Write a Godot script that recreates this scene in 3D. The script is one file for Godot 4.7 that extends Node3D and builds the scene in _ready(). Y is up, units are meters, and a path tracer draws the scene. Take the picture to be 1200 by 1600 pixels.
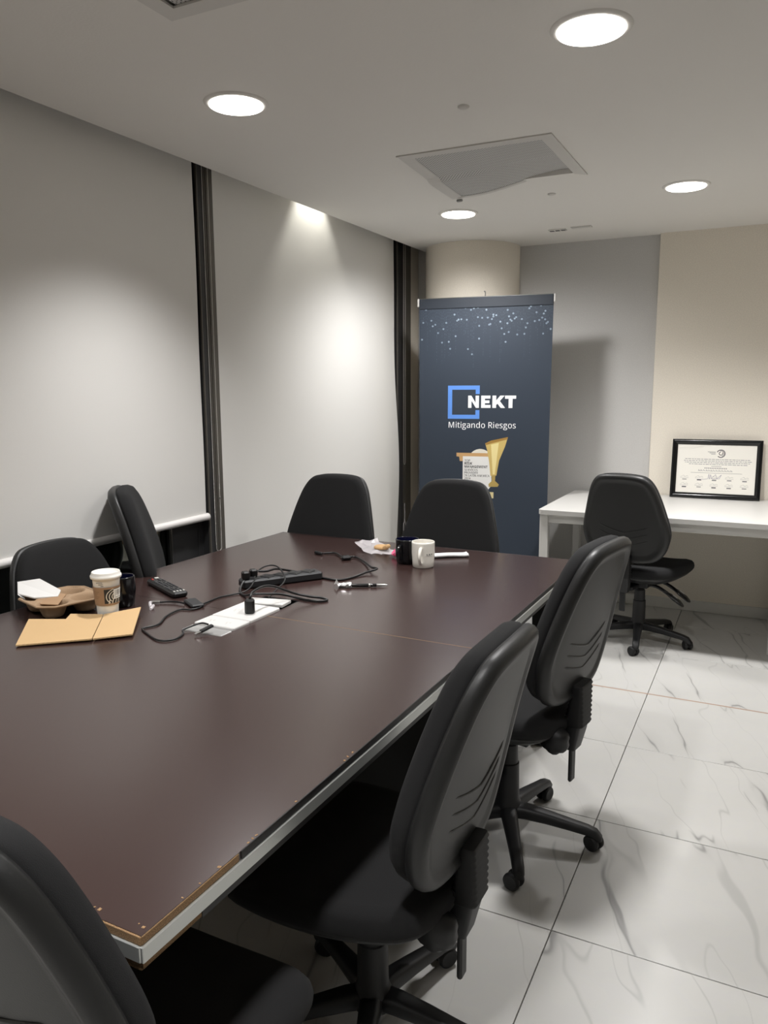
extends Node3D

const HC := 2.38          # ceiling height
const WX := -2.34         # plane of the window blinds
const WZ := -5.23         # face of the beige back wall

var M := {}
var mesh_cache := {}
var used := {}

# ------------------------------------------------------------------ scene tree
func numbered(called: String) -> String:
	var k: int = used.get(called, 0)
	used[called] = k + 1
	return called if k == 0 else "%s_%03d" % [called, k]

func tag(o: Node, label: String, category: String, group := "") -> void:
	o.set_meta("label", label)
	o.set_meta("category", category)
	if group != "":
		o.set_meta("group", group)

func thing(called: String, label: String, category: String, at := Vector3.ZERO, turn := 0.0, group := "") -> Node3D:
	var o := Node3D.new()
	o.name = numbered(called)
	add_child(o)
	o.position = at
	o.rotation.y = turn
	tag(o, label, category, group)
	return o

func put(called: String, mesh: Mesh, m: Material, parent: Node = null) -> MeshInstance3D:
	var o := MeshInstance3D.new()
	o.mesh = mesh
	o.material_override = m
	o.name = numbered(called) if parent == null else called
	(self if parent == null else parent).add_child(o, true)
	return o

func struct(called: String, mesh: Mesh, m: Material, parent: Node = null) -> MeshInstance3D:
	var o := put(called, mesh, m, parent)
	o.set_meta("kind", "structure")
	return o

# ------------------------------------------------------------------ mesh code
func mb() -> SurfaceTool:
	var st := SurfaceTool.new()
	st.begin(Mesh.PRIMITIVE_TRIANGLES)
	st.set_smooth_group(-1)
	return st

func done(st: SurfaceTool) -> ArrayMesh:
	st.generate_normals()
	return st.commit()

func face(st: SurfaceTool, p: Array, n: Vector3, uv: Array = []) -> void:
	var rev: bool = (p[1] - p[0]).cross(p[2] - p[0]).dot(n) > 0.0
	for i in range(1, p.size() - 1):
		for k in ([0, i + 1, i] if rev else [0, i, i + 1]):
			if uv.size():
				st.set_uv(uv[k])
			st.add_vertex(p[k])

func cbox(st: SurfaceTool, c: Vector3, s: Vector3, b := 0.002, q := Basis.IDENTITY) -> void:
	st.set_smooth_group(-1)
	var h := s / 2.0
	b = minf(b, minf(h.x, minf(h.y, h.z)) * 0.98)
	var P := func(g: Vector3, axis: int) -> Vector3:
		var v := Vector3.ZERO
		for i in 3:
			v[i] = g[i] * (h[i] if i == axis else h[i] - b)
		return c + q * v
	for a in 3:
		var a1 := (a + 1) % 3
		var a2 := (a + 2) % 3
		for sa in [-1, 1]:
			var pts := []
			for d in [[-1, -1], [1, -1], [1, 1], [-1, 1]]:
				var g := Vector3.ZERO
				g[a] = sa; g[a1] = d[0]; g[a2] = d[1]
				pts.append(P.call(g, a))
			var n := Vector3.ZERO
			n[a] = sa
			face(st, pts, q * n)
			for sb in [-1, 1]:
				var e := []
				var nn := Vector3.ZERO
				nn[a] = sa; nn[a1] = sb
				for d in [[a, -1], [a, 1], [a1, 1], [a1, -1]]:
					var g := nn
					g[a2] = d[1]
					e.append(P.call(g, d[0]))
				face(st, e, q * nn)
	for sx in [-1, 1]:
		for sy in [-1, 1]:
			for sz in [-1, 1]:
				var g := Vector3(sx, sy, sz)
				face(st, [P.call(g, 0), P.call(g, 1), P.call(g, 2)], q * g)

func box(c: Vector3, s: Vector3, b := 0.002, q := Basis.IDENTITY) -> ArrayMesh:
	var st := mb()
	cbox(st, c, s, b, q)
	return done(st)

# rings run along a direction, each counter-clockwise about it; a ring equal to the one before starts a new smooth group
func loft(st: SurfaceTool, rings: Array, first_group := 0, closed := true) -> void:
	var g := first_group
	for k in rings.size() - 1:
		var a: PackedVector3Array = rings[k]
		var b: PackedVector3Array = rings[k + 1]
		if a[0].is_equal_approx(b[0]) and a[1].is_equal_approx(b[1]) and a[a.size() / 2].is_equal_approx(b[a.size() / 2]):
			g += 1
			continue
		st.set_smooth_group(g)
		var n := a.size()
		for i in (n if closed else n - 1):
			var j := (i + 1) % n
			if not a[i].is_equal_approx(a[j]):
				st.add_vertex(a[i]); st.add_vertex(b[j]); st.add_vertex(a[j])
			if not b[i].is_equal_approx(b[j]):
				st.add_vertex(a[i]); st.add_vertex(b[i]); st.add_vertex(b[j])
	st.set_smooth_group(-1)

func lathe(st: SurfaceTool, prof: Array, seg := 32, t := Transform3D.IDENTITY, group := 0) -> void:
	var rings := []
	for p in prof:
		var r := PackedVector3Array()
		for i in seg:
			var a := TAU * i / seg
			r.append(t * Vector3(p[0] * sin(a), p[1], p[0] * cos(a)))
		rings.append(r)
	loft(st, rings, group)

func lathed(prof: Array, seg := 32, t := Transform3D.IDENTITY) -> ArrayMesh:
	var st := mb()
	lathe(st, prof, seg, t)
	return done(st)

func smooth_path(p: Array, sub := 6) -> Array:
	var out := []
	for i in p.size() - 1:
		var a: Vector3 = p[maxi(i - 1, 0)]
		var b: Vector3 = p[i]
		var c: Vector3 = p[i + 1]
		var d: Vector3 = p[mini(i + 2, p.size() - 1)]
		for k in sub:
			out.append(b.cubic_interpolate(c, a, d, float(k) / sub))
	out.append(p[-1])
	return out

func tube(st: SurfaceTool, p: Array, r: float, sides := 8, group := 0, flat := 1.0) -> void:
	var rings := []
	var d: Vector3 = (p[1] - p[0]).normalized()
	var u: Vector3 = d.cross(Vector3.UP if absf(d.y) < 0.9 else Vector3.RIGHT).normalized()
	for i in p.size():
		d = (p[mini(i + 1, p.size() - 1)] - p[maxi(i - 1, 0)]).normalized()
		u = (u - d * u.dot(d)).normalized()
		var w := d.cross(u)
		var ring := PackedVector3Array()
		for k in sides:
			var a := TAU * k / sides
			ring.append(p[i] + (u * cos(a) + w * sin(a) * flat) * r)
		if i == 0:
			rings.append(fill(p[0], sides)); rings.append(ring); rings.append(ring)
		else:
			rings.append(ring)
	rings.append(rings[-1])
	rings.append(fill(p[-1], sides))
	loft(st, rings, group)

func fill(p: Vector3, n: int) -> PackedVector3Array:
	var r := PackedVector3Array()
	r.resize(n)
	r.fill(p)
	return r

func cable(pts: Array, r: float, sub := 7, sides := 8) -> ArrayMesh:
	var st := mb()
	tube(st, smooth_path(pts, sub), r, sides)
	return done(st)

# a closed outline from points of its right half (bottom to top), mirrored, counter-clockwise seen from +z
func mirrored(half: Array, sub := 4) -> PackedVector2Array:
	var p := []
	for h in half:
		p.append(Vector3(h[0], h[1], 0))
	var m := p.slice(1, p.size() - 1)
	m.reverse()
	for h in m:
		p.append(Vector3(-h.x, h.y, 0))
	var out := PackedVector2Array()
	var n := p.size()
	for i in n:
		for k in sub:
			var q: Vector3 = p[i].cubic_interpolate(p[(i + 1) % n], p[(i + n - 1) % n], p[(i + 2) % n], float(k) / sub)
			out.append(Vector2(q.x, q.y))
	return out

# a pillow-like plate: rings are [scale about c, height z]; bend gives extra z from (x, y)
func plate(st: SurfaceTool, outline: PackedVector2Array, c: Vector2, rings: Array, bend: Callable, t := Transform3D.IDENTITY, group := 0) -> void:
	var out := []
	for r in rings:
		var ring := PackedVector3Array()
		for p in outline:
			var q: Vector2 = c + (p - c) * r[0]
			ring.append(t * Vector3(q.x, q.y, r[1] + bend.call(q.x, q.y)))
		out.append(ring)
	loft(st, out, group)

# a flat polygon (counter-clockwise in x, -z as seen from above) given thickness, lying from y0 to y1; heights may be per corner
func prism(pts: Array, thick: float, n := Vector3.UP) -> ArrayMesh:
	var st := mb()
	var low := []
	for p in pts:
		low.append(p - n * thick)
	var flat := PackedVector2Array()
	for p in pts:
		flat.append(Vector2(p.x, p.z))
	var tr := Geometry2D.triangulate_polygon(flat)
	for i in range(0, tr.size(), 3):
		face(st, [pts[tr[i]], pts[tr[i + 1]], pts[tr[i + 2]]], n)
		face(st, [low[tr[i]], low[tr[i + 1]], low[tr[i + 2]]], -n)
	var way := -1.0 if Geometry2D.is_polygon_clockwise(flat) else 1.0
	for i in pts.size():
		var j := (i + 1) % pts.size()
		var e: Vector3 = pts[j] - pts[i]
		face(st, [pts[i], pts[j], low[j], low[i]], Vector3(e.z, 0, -e.x) * way)
	return done(st)

# a slab in cells of a grid, some of them left out: holes stay open and get side faces
func slab(xs: Array, zs: Array, open: Array, y0: float, y1: float) -> ArrayMesh:
	var st := mb()
	var solid := func(i: int, k: int) -> bool:
		return i >= 0 and k >= 0 and i < xs.size() - 1 and k < zs.size() - 1 and not open.has(Vector2i(i, k))
	for i in xs.size() - 1:
		for k in zs.size() - 1:
			if not solid.call(i, k):
				continue
			var a := Vector3(xs[i], y0, zs[k])
			var b := Vector3(xs[i + 1], y1, zs[k + 1])
			face(st, [Vector3(a.x, b.y, a.z), Vector3(b.x, b.y, a.z), Vector3(b.x, b.y, b.z), Vector3(a.x, b.y, b.z)], Vector3.UP)
			face(st, [Vector3(a.x, a.y, a.z), Vector3(b.x, a.y, a.z), Vector3(b.x, a.y, b.z), Vector3(a.x, a.y, b.z)], Vector3.DOWN)
			if not solid.call(i - 1, k):
				face(st, [Vector3(a.x, a.y, a.z), Vector3(a.x, b.y, a.z), Vector3(a.x, b.y, b.z), Vector3(a.x, a.y, b.z)], Vector3.LEFT)
			if not solid.call(i + 1, k):
				face(st, [Vector3(b.x, a.y, a.z), Vector3(b.x, b.y, a.z), Vector3(b.x, b.y, b.z), Vector3(b.x, a.y, b.z)], Vector3.RIGHT)
			if not solid.call(i, k - 1):
				face(st, [Vector3(a.x, a.y, a.z), Vector3(a.x, b.y, a.z), Vector3(b.x, b.y, a.z), Vector3(b.x, a.y, a.z)], Vector3.FORWARD)
			if not solid.call(i, k + 1):
				face(st, [Vector3(a.x, a.y, b.z), Vector3(a.x, b.y, b.z), Vector3(b.x, b.y, b.z), Vector3(b.x, a.y, b.z)], Vector3.BACK)
	return done(st)

# a picture on a flat sheet: corners bottom-left, bottom-right, top-right, top-left
func sheet(p: Array, n: Vector3) -> ArrayMesh:
	var st := mb()
	face(st, p, n, [Vector2(0, 1), Vector2(1, 1), Vector2(1, 0), Vector2(0, 0)])
	return done(st)

# ------------------------------------------------------------------ textures
func noise_tex(freq: float, seed_: int, oct := 3, size := 256, normal := false, kind := FastNoiseLite.TYPE_SIMPLEX_SMOOTH) -> NoiseTexture2D:
	var f := FastNoiseLite.new()
	f.noise_type = kind
	f.frequency = freq
	f.seed = seed_
	f.fractal_octaves = oct
	var t := NoiseTexture2D.new()
	t.noise = f
	t.width = size
	t.height = size
	t.seamless = true
	t.as_normal_map = normal
	return t

func ramp(t: NoiseTexture2D, a: Color, b: Color) -> NoiseTexture2D:
	var g := Gradient.new()
	g.set_color(0, a)
	g.set_color(1, b)
	t.color_ramp = g
	return t

func mat(called: String, c: Color, rough: float, metal := 0.0) -> StandardMaterial3D:
	var m := StandardMaterial3D.new()
	m.resource_name = called
	m.albedo_color = c
	m.roughness = rough
	m.metallic = metal
	M[called] = m
	return m

func relief(m: StandardMaterial3D, t: Texture2D, cm: float, scale: float) -> StandardMaterial3D:
	m.uv1_triplanar = true
	m.uv1_scale = Vector3.ONE * scale
	m.heightmap_enabled = true
	m.heightmap_texture = t
	m.heightmap_scale = cm
	return m

func grain(m: StandardMaterial3D, t: Texture2D, scale: float) -> StandardMaterial3D:
	m.uv1_triplanar = true
	m.uv1_scale = Vector3.ONE * scale
	m.albedo_texture = t
	return m

func tex_mat(called: String, im: Image, rough: float) -> StandardMaterial3D:
	var m := mat(called, Color.WHITE, rough)
	m.albedo_texture = ImageTexture.create_from_image(im)
	return m

func fill_poly(im: Image, p: Array, c: Color) -> void:
	var lo := INF
	var hi := -INF
	for q in p:
		lo = minf(lo, q.y)
		hi = maxf(hi, q.y)
	for y in range(maxi(0, floori(lo)), mini(im.get_height(), ceili(hi))):
		var xs := []
		for i in p.size():
			var a: Vector2 = p[i]
			var b: Vector2 = p[(i + 1) % p.size()]
			var yy := y + 0.5
			if (a.y <= yy) != (b.y <= yy):
				xs.append(a.x + (yy - a.y) / (b.y - a.y) * (b.x - a.x))
		xs.sort()
		for k in range(0, xs.size() - 1, 2):
			var x0 := roundi(xs[k])
			var x1 := roundi(xs[k + 1])
			if x1 > x0:
				im.fill_rect(Rect2i(x0, y, x1 - x0, 1), c)

func stroke(im: Image, p: Array, w: float, c: Color) -> void:
	for i in p.size() - 1:
		var a: Vector2 = p[i]
		var b: Vector2 = p[i + 1]
		var d := (b - a).normalized()
		var n := Vector2(-d.y, d.x) * w / 2.0
		fill_poly(im, [a + n - d * w / 4, b + n + d * w / 4, b - n + d * w / 4, a - n - d * w / 4], c)

func arc(c: Vector2, r: float, a0: float, a1: float, n := 24) -> Array:
	var out := []
	for i in n + 1:
		var a := lerpf(a0, a1, float(i) / n)
		out.append(c + Vector2(cos(a), sin(a)) * r)
	return out

# lettering printed into a picture: the outlines of a TextMesh, scaled to the given box (x, baseline, width, cap height)
func print_text(im: Image, text: String, x: float, y: float, w: float, h: float, c: Color, weight := 400, face_name := "Droid Sans") -> void:
	var f := SystemFont.new()
	f.font_names = PackedStringArray([face_name])
	f.font_weight = weight
	var t := TextMesh.new()
	t.font = f
	t.text = text
	t.font_size = 64
	t.pixel_size = 0.01
	t.depth = 0.0
	t.curve_step = 2.0
	var a := t.get_mesh_arrays()
	var vs: PackedVector3Array = a[Mesh.ARRAY_VERTEX]
	var idx: PackedInt32Array = a[Mesh.ARRAY_INDEX]
	var box_ := Rect2(vs[0].x, vs[0].y, 0, 0)
	for v in vs:
		box_ = box_.expand(Vector2(v.x, v.y))
	var k := TextMesh.new()
	k.font = f
	k.text = "H"
	k.font_size = 64
	k.pixel_size = 0.01
	k.depth = 0.0
	var cap := k.get_aabb()
	var sx := w / box_.size.x
	var sy := h / cap.size.y
	var base := cap.position.y
	for i in range(0, idx.size(), 3):
		var p := []
		for j in 3:
			var v := vs[idx[i + j]]
			p.append(Vector2(x + (v.x - box_.position.x) * sx, y - (v.y - base) * sy))
		fill_poly(im, p, c)

func marble(seed_: int) -> Image:
	var w := 768
	var h := 384
	var im := Image.create(w, h, false, Image.FORMAT_RGB8)
	var a := FastNoiseLite.new()
	a.seed = seed_
	a.frequency = 1.0
	a.fractal_octaves = 4
	var b := FastNoiseLite.new()
	b.seed = seed_ + 11
	b.frequency = 1.0
	b.fractal_octaves = 2
	for y in h:
		for x in w:
			var u := x / 384.0 * 0.6
			var v := y / 384.0 * 0.6
			var r := u * 0.93 - v * 0.36
			var s := u * 0.36 + v * 0.93
			var warp := b.get_noise_2d(u * 5.0 + 9.0, v * 3.0) * 0.05
			var n1 := absf(a.get_noise_2d(r * 2.6 + warp, s * 0.42))
			var n2 := absf(b.get_noise_2d(r * 4.0 + warp * 2.0 + 40.0, s * 0.6 + 7.0))
			var mask := clampf(b.get_noise_2d(u * 2.2 + 70.0, v * 2.0) * 2.2 + 0.25, 0.0, 1.0)
			var vein := exp(-n1 * n1 / 0.0003) * 0.25 * mask + exp(-n1 * n1 / 0.006) * 0.035 * mask + exp(-n2 * n2 / 0.0002) * 0.09 * (1.0 - mask * 0.5)
			var base := 0.725 + a.get_noise_2d(u * 3.0 + 20.0, v * 3.0) * 0.012
			var k := base * (1.0 - vein)
			im.set_pixel(x, y, Color(k, k * 0.995, k * 0.97 + 0.004))
	return im

# ------------------------------------------------------------------ materials
func make_materials() -> void:
	var fine := noise_tex(0.12, 3, 2)
	var cloth := noise_tex(0.35, 5, 1)
	var cell := noise_tex(0.09, 8, 2, 256, false, FastNoiseLite.TYPE_CELLULAR)
	mat("ceiling_paint", Color(0.88, 0.87, 0.85), 0.9)
	relief(M.ceiling_paint, fine, 0.02, 3.0)
	grain(mat("beige_vinyl", Color(0.93, 0.90, 0.845), 0.75), ramp(noise_tex(0.2, 21, 3), Color(0.93, 0.93, 0.93), Color(1, 1, 1)), 2.5)
	relief(M.beige_vinyl, cloth, 0.03, 2.5)
	grain(mat("gray_vinyl", Color(0.80, 0.795, 0.785), 0.6), ramp(noise_tex(0.2, 22, 3), Color(0.94, 0.94, 0.94), Color(1, 1, 1)), 2.5)
	relief(M.gray_vinyl, cloth, 0.03, 2.5)
	mat("plain_wall", Color(0.84, 0.82, 0.78), 0.9)
	grain(mat("blind_fabric", Color(0.925, 0.92, 0.905), 0.85), ramp(noise_tex(0.3, 31, 2), Color(0.95, 0.95, 0.95), Color(1, 1, 1)), 4.0)
	relief(M.blind_fabric, cloth, 0.02, 5.0)
	mat("blind_bar", Color(0.90, 0.89, 0.88), 0.35)
	mat("bronze", Color(0.40, 0.385, 0.36), 0.42, 0.35)
	mat("dark_bronze", Color(0.235, 0.235, 0.24), 0.42, 0.3)
	mat("pane_glass", Color(0.88, 0.90, 0.89), 0.03, 1.0)
	mat("steel", Color(0.72, 0.72, 0.71), 0.28, 1.0)
	mat("bead", Color(0.80, 0.79, 0.77), 0.3, 0.3)
	mat("grout", Color(0.52, 0.51, 0.49), 0.9)
	mat("dirty_grout", Color(0.60, 0.52, 0.46), 0.9)
	mat("skirting_tile", Color(0.84, 0.835, 0.815), 0.4)
	var lam := grain(mat("wine_laminate", Color(0.222, 0.158, 0.148), 0.24), ramp(noise_tex(0.3, 41, 3), Color(0.86, 0.85, 0.85), Color(1, 1, 1)), 5.0)
	lam.metallic_specular = 0.70
	relief(lam, noise_tex(0.25, 42, 2), 0.006, 9.0)
	mat("edge_band", Color(0.075, 0.065, 0.065), 0.45)
	grain(mat("chipboard", Color(0.74, 0.61, 0.45), 0.9), ramp(noise_tex(0.15, 43, 3), Color(0.45, 0.40, 0.36), Color(1, 1, 1)), 14.0)
	mat("alu_trim", Color(0.80, 0.81, 0.80), 0.34, 0.75)
	mat("dark_panel", Color(0.10, 0.10, 0.105), 0.55)
	relief(mat("chair_fabric", Color(0.065, 0.066, 0.070), 0.95), cloth, 0.05, 9.0)
	relief(mat("chair_plastic", Color(0.108, 0.110, 0.110), 0.46), cell, 0.012, 14.0)
	mat("base_plastic", Color(0.085, 0.087, 0.093), 0.5)
	mat("gloss_black", Color(0.06, 0.06, 0.065), 0.22)
	mat("rubber", Color(0.06, 0.06, 0.065), 0.6)
	mat("white_mark", Color(0.85, 0.85, 0.85), 0.5)
	mat("desk_white", Color(0.775, 0.77, 0.755), 0.4)
	mat("desk_frame", Color(0.82, 0.815, 0.80), 0.4)
	mat("frame_black", Color(0.045, 0.05, 0.058), 0.2)
	var dif := mat("lamp_glow", Color(1, 1, 1), 0.6)
	dif.emission_enabled = true
	dif.emission = Color(1.0, 0.98, 0.95)
	dif.emission_energy_multiplier = 3.0
	mat("lamp_ring", Color(0.88, 0.87, 0.85), 0.5)
	mat("vent_white", Color(0.80, 0.79, 0.77), 0.55)
	mat("duct_metal", Color(0.58, 0.585, 0.58), 0.6)
	var hole := Image.create(32, 32, false, Image.FORMAT_RGB8)
	hole.fill(Color(0.76, 0.755, 0.745))
	for c in [Vector2(8, 8), Vector2(24, 24)]:
		fill_poly(hole, arc(c, 5.0, 0, TAU, 16), Color(0.16, 0.16, 0.16))
	var pm := tex_mat("perforated_metal", hole, 0.55)
	pm.uv1_scale = Vector3(44, 44, 1)
	mat("cup_paper", Color(0.91, 0.90, 0.87), 0.6)
	mat("cup_lid", Color(0.92, 0.91, 0.88), 0.35)
	grain(mat("pulp", Color(0.66, 0.56, 0.45), 0.95), ramp(noise_tex(0.2, 51, 3), Color(0.86, 0.84, 0.82), Color(1, 1, 1)), 8.0)
	relief(M.pulp, fine, 0.06, 12.0)
	var card := Image.create(256, 32, false, Image.FORMAT_RGB8)
	for x in 256:
		var k := 0.955 + 0.045 * sin(x / 256.0 * TAU * 32.0)
		card.fill_rect(Rect2i(x, 0, 1, 32), Color(k, k, k))
	mat("cardboard", Color(0.79, 0.66, 0.48), 0.85)
	grain(M.cardboard, ImageTexture.create_from_image(card), 4.0)
	mat("napkin", Color(0.84, 0.835, 0.825), 0.8)
	mat("kraft", Color(0.62, 0.50, 0.38), 0.85)
	mat("mug_black", Color(0.055, 0.058, 0.07), 0.16)
	mat("mug_navy", Color(0.04, 0.05, 0.16), 0.15)
	mat("mug_white", Color(0.89, 0.875, 0.84), 0.18)
	mat("ink", Color(0.12, 0.12, 0.13), 0.6)
	mat("remote_black", Color(0.055, 0.055, 0.06), 0.35)
	mat("remote_key", Color(0.16, 0.16, 0.17), 0.5)
	mat("remote_red", Color(0.62, 0.16, 0.12), 0.5)
	mat("remote_light", Color(0.72, 0.72, 0.70), 0.5)
	mat("cable_black", Color(0.045, 0.045, 0.05), 0.42)
	mat("dongle_grey", Color(0.115, 0.12, 0.13), 0.5)
	mat("socket_white", Color(0.79, 0.785, 0.775), 0.4)
	mat("snack", Color(0.72, 0.58, 0.40), 0.8)
	mat("pink", Color(0.90, 0.35, 0.52), 0.5)
	var film := mat("plastic_film", Color(0.93, 0.91, 0.92, 0.45), 0.3)
	film.transparency = BaseMaterial3D.TRANSPARENCY_ALPHA
	mat("foil", Color(0.88, 0.88, 0.88), 0.3, 0.85)
	mat("paper_roll", Color(0.90, 0.90, 0.90), 0.6)

# ------------------------------------------------------------------ chair
const BACK_HALF = [[0.0, 0.0], [0.09, 0.002], [0.165, 0.02], [0.212, 0.068], [0.235, 0.14], [0.233, 0.20], [0.212, 0.29], [0.188, 0.375], [0.165, 0.435], [0.132, 0.477], [0.085, 0.493], [0.0, 0.498]]
const SEAT_HALF = [[0.0, -0.235], [0.12, -0.235], [0.195, -0.222], [0.235, -0.175], [0.245, -0.10], [0.24, 0.0], [0.215, 0.11], [0.172, 0.19], [0.10, 0.225], [0.0, 0.232]]

func back_bend(x: float, y: float) -> float:
	return 0.36 * x * x - 0.10 * maxf(0.0, y - 0.2) ** 2 * 2.0 - 0.25 * (y - 0.16) ** 2 * (1.0 if y < 0.16 else 0.0)

func seat_bend(x: float, y: float) -> float:
	return -4.0 * maxf(0.0, -y - 0.14) ** 2 + 0.10 * x * x

func rounded_rect(w: float, h: float, r: float, n := 3) -> Array:
	var out := []
	for c in [[1, -1, -PI / 2], [1, 1, 0.0], [-1, 1, PI / 2], [-1, -1, PI]]:
		for k in n + 1:
			var a: float = c[2] + PI / 2 * k / n
			out.append(Vector2(c[0] * (w / 2 - r) + r * cos(a), c[1] * (h / 2 - r) + r * sin(a)))
	return out

# a bar of rounded-rectangle section: stations are [centre, width along side, height along up, up]
func bar(st: SurfaceTool, stations: Array, side: Vector3, r := 0.3, group := 0) -> void:
	var rings := []
	for s in stations:
		var ring := PackedVector3Array()
		for q in rounded_rect(s[1], s[2], minf(s[1], s[2]) * r):
			ring.append(s[0] + side * q.x + s[3] * q.y)
		rings.append(ring)
	rings.push_front(rings[0])
	rings.push_front(fill(stations[0][0], rings[0].size()))
	rings.append(rings[-1])
	rings.append(fill(stations[-1][0], rings[0].size()))
	loft(st, rings, group)

func chair_meshes() -> void:
	var bo := mirrored(BACK_HALF)
	var so := mirrored(SEAT_HALF)
	var lean := Transform3D(Basis(Vector3.RIGHT, deg_to_rad(-12.0)), Vector3(0, 0.512, -0.185))
	var lay := Transform3D(Basis(Vector3.RIGHT, Vector3.FORWARD, Vector3.UP), Vector3(0, 0.42, 0.02))
	var c := Vector2(0, 0.24)
	var st := mb()
	plate(st, bo, c, [[0.0, -0.026], [0.35, -0.027], [0.65, -0.0275], [0.80, -0.027], [0.855, -0.0265], [0.885, -0.0315], [0.93, -0.034], [0.975, -0.029], [1.0, -0.018], [1.003, -0.006], [0.99, 0.001], [0.95, 0.001]], back_bend, lean)
	mesh_cache.back_shell = done(st)
	st = mb()
	plate(st, bo, c, [[0.90, -0.004], [0.968, 0.001], [0.984, 0.012], [0.976, 0.028], [0.945, 0.041], [0.87, 0.049], [0.65, 0.053], [0.35, 0.054], [0.0, 0.054]], back_bend, lean)
	mesh_cache.backrest = done(st)
	st = mb()
	for y0 in [0.20, 0.163, 0.126]:
		var p := []
		for k in 17:
			var x: float = lerpf(-0.155, 0.155, k / 16.0)
			var y: float = y0 - 0.028 + 0.045 * pow(absf(x) / 0.155, 1.25)
			p.append(lean * Vector3(x, y, -0.0268 + 0.005 * smoothstep(0.11, 0.155, absf(x)) + back_bend(x, y)))
		tube(st, p, 0.0034, 6, int(y0 * 100))
	mesh_cache.rib = done(st)
	st = mb()
	plate(st, so, Vector2.ZERO, [[0.0, -0.050], [0.5, -0.050], [0.76, -0.047], [0.90, -0.026], [0.955, -0.012], [0.95, -0.006], [0.8, -0.006]], seat_bend, lay)
	mesh_cache.seat_shell = done(st)
	st = mb()
	plate(st, so, Vector2.ZERO, [[0.85, -0.010], [0.965, -0.009], [0.995, 0.004], [1.0, 0.018], [0.985, 0.034], [0.945, 0.045], [0.85, 0.051], [0.5, 0.053], [0.0, 0.051]], seat_bend, lay)
	mesh_cache.seat = done(st)
	mesh_cache.column = lathed([[0.0, 0.075], [0.044, 0.075], [0.044, 0.075], [0.042, 0.115], [0.036, 0.128], [0.034, 0.24], [0.034, 0.24], [0.0305, 0.243], [0.0305, 0.243], [0.029, 0.30], [0.029, 0.30], [0.026, 0.303], [0.025, 0.36], [0.0, 0.36]], 28)
	st = mb()
	cbox(st, Vector3(0, 0.352, 0.0), Vector3(0.15, 0.034, 0.20), 0.006)
	cbox(st, Vector3(0, 0.348, -0.13), Vector3(0.058, 0.022, 0.14), 0.004)
	mesh_cache.mechanism = done(st)
	st = mb()
	bar(st, [[Vector3(0, 0.345, -0.212), 0.060, 0.036, Vector3.FORWARD], [Vector3(0, 0.40, -0.218), 0.076, 0.05, Vector3.FORWARD], [Vector3(0, 0.445, -0.226), 0.076, 0.05, Vector3.FORWARD]], Vector3.LEFT, 0.2)
	mesh_cache.bracket = done(st)
	st = mb()
	var stations := []
	for k in 19:
		var f := k / 18.0
		var big := 0.007 if k % 2 else 0.0
		stations.append([Vector3(0, lerpf(0.425, 0.555, f), lerpf(-0.226, -0.236, f)), lerpf(0.080, 0.084, f) + big, lerpf(0.056, 0.030, f) + big, Vector3.FORWARD])
	bar(st, stations, Vector3.LEFT, 0.25)
	mesh_cache.bellows = done(st)
	mesh_cache.tail_bar = box(Vector3(0, 0.30, -0.212), Vector3(0.032, 0.13, 0.012), 0.004)
	var kn := []
	for q in [[0.0, 0.0, 1], [0.013, 0.0, 1], [0.016, 0.016, 0], [0.030, 0.026, 0], [0.040, 0.042, 0], [0.041, 0.062, 0], [0.031, 0.078, 0], [0.0, 0.080, 1]]:
		var ring := PackedVector3Array()
		for k in 24:
			var a := TAU * k / 24
			var rr: float = q[0] * (1.0 + (0.0 if q[2] else 0.13 * absf(cos(a * 3.0))))
			ring.append(Vector3(0.03 + q[1], 0.395 + rr * cos(a), -0.19 + rr * sin(a)))
		kn.append(ring)
	st = mb()
	loft(st, kn)
	mesh_cache.knob = done(st)
	mesh_cache.screw = lathed([[0.008, 0.0], [0.008, 0.002], [0.005, 0.005], [0.0, 0.006]], 16, Transform3D(Basis(Vector3.FORWARD, -PI / 2), Vector3(0.046, 0.452, -0.205)))
	for w in 2:
		var zz := 0.06 - 0.115 * w
		st = mb()
		tube(st, smooth_path([Vector3(-0.05, 0.35, zz), Vector3(-0.11, 0.347, zz), Vector3(-0.16, 0.325, zz), Vector3(-0.19, 0.305, zz)], 4), 0.010, 8)
		bar(st, [[Vector3(-0.17, 0.318, zz), 0.026, 0.022, Vector3(0.5, 0.85, 0)], [Vector3(-0.20, 0.300, zz), 0.046, 0.036, Vector3(0.5, 0.85, 0)], [Vector3(-0.245, 0.273, zz), 0.048, 0.036, Vector3(0.5, 0.85, 0)], [Vector3(-0.256, 0.266, zz), 0.03, 0.024, Vector3(0.5, 0.85, 0)]], Vector3(0, 0, 1), 0.4, 3)
		mesh_cache["lever%d" % w] = done(st)
		mesh_cache["mark%d" % w] = box(Vector3(-0.2215 + 0.006, 0.2955 + 0.0105, zz), Vector3(0.03, 0.0015, 0.006), 0.0005, Basis(Vector3.BACK, deg_to_rad(31)))
	st = mb()
	var up := func(a: float) -> Vector3: return Vector3(0, cos(a), sin(a))
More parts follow.
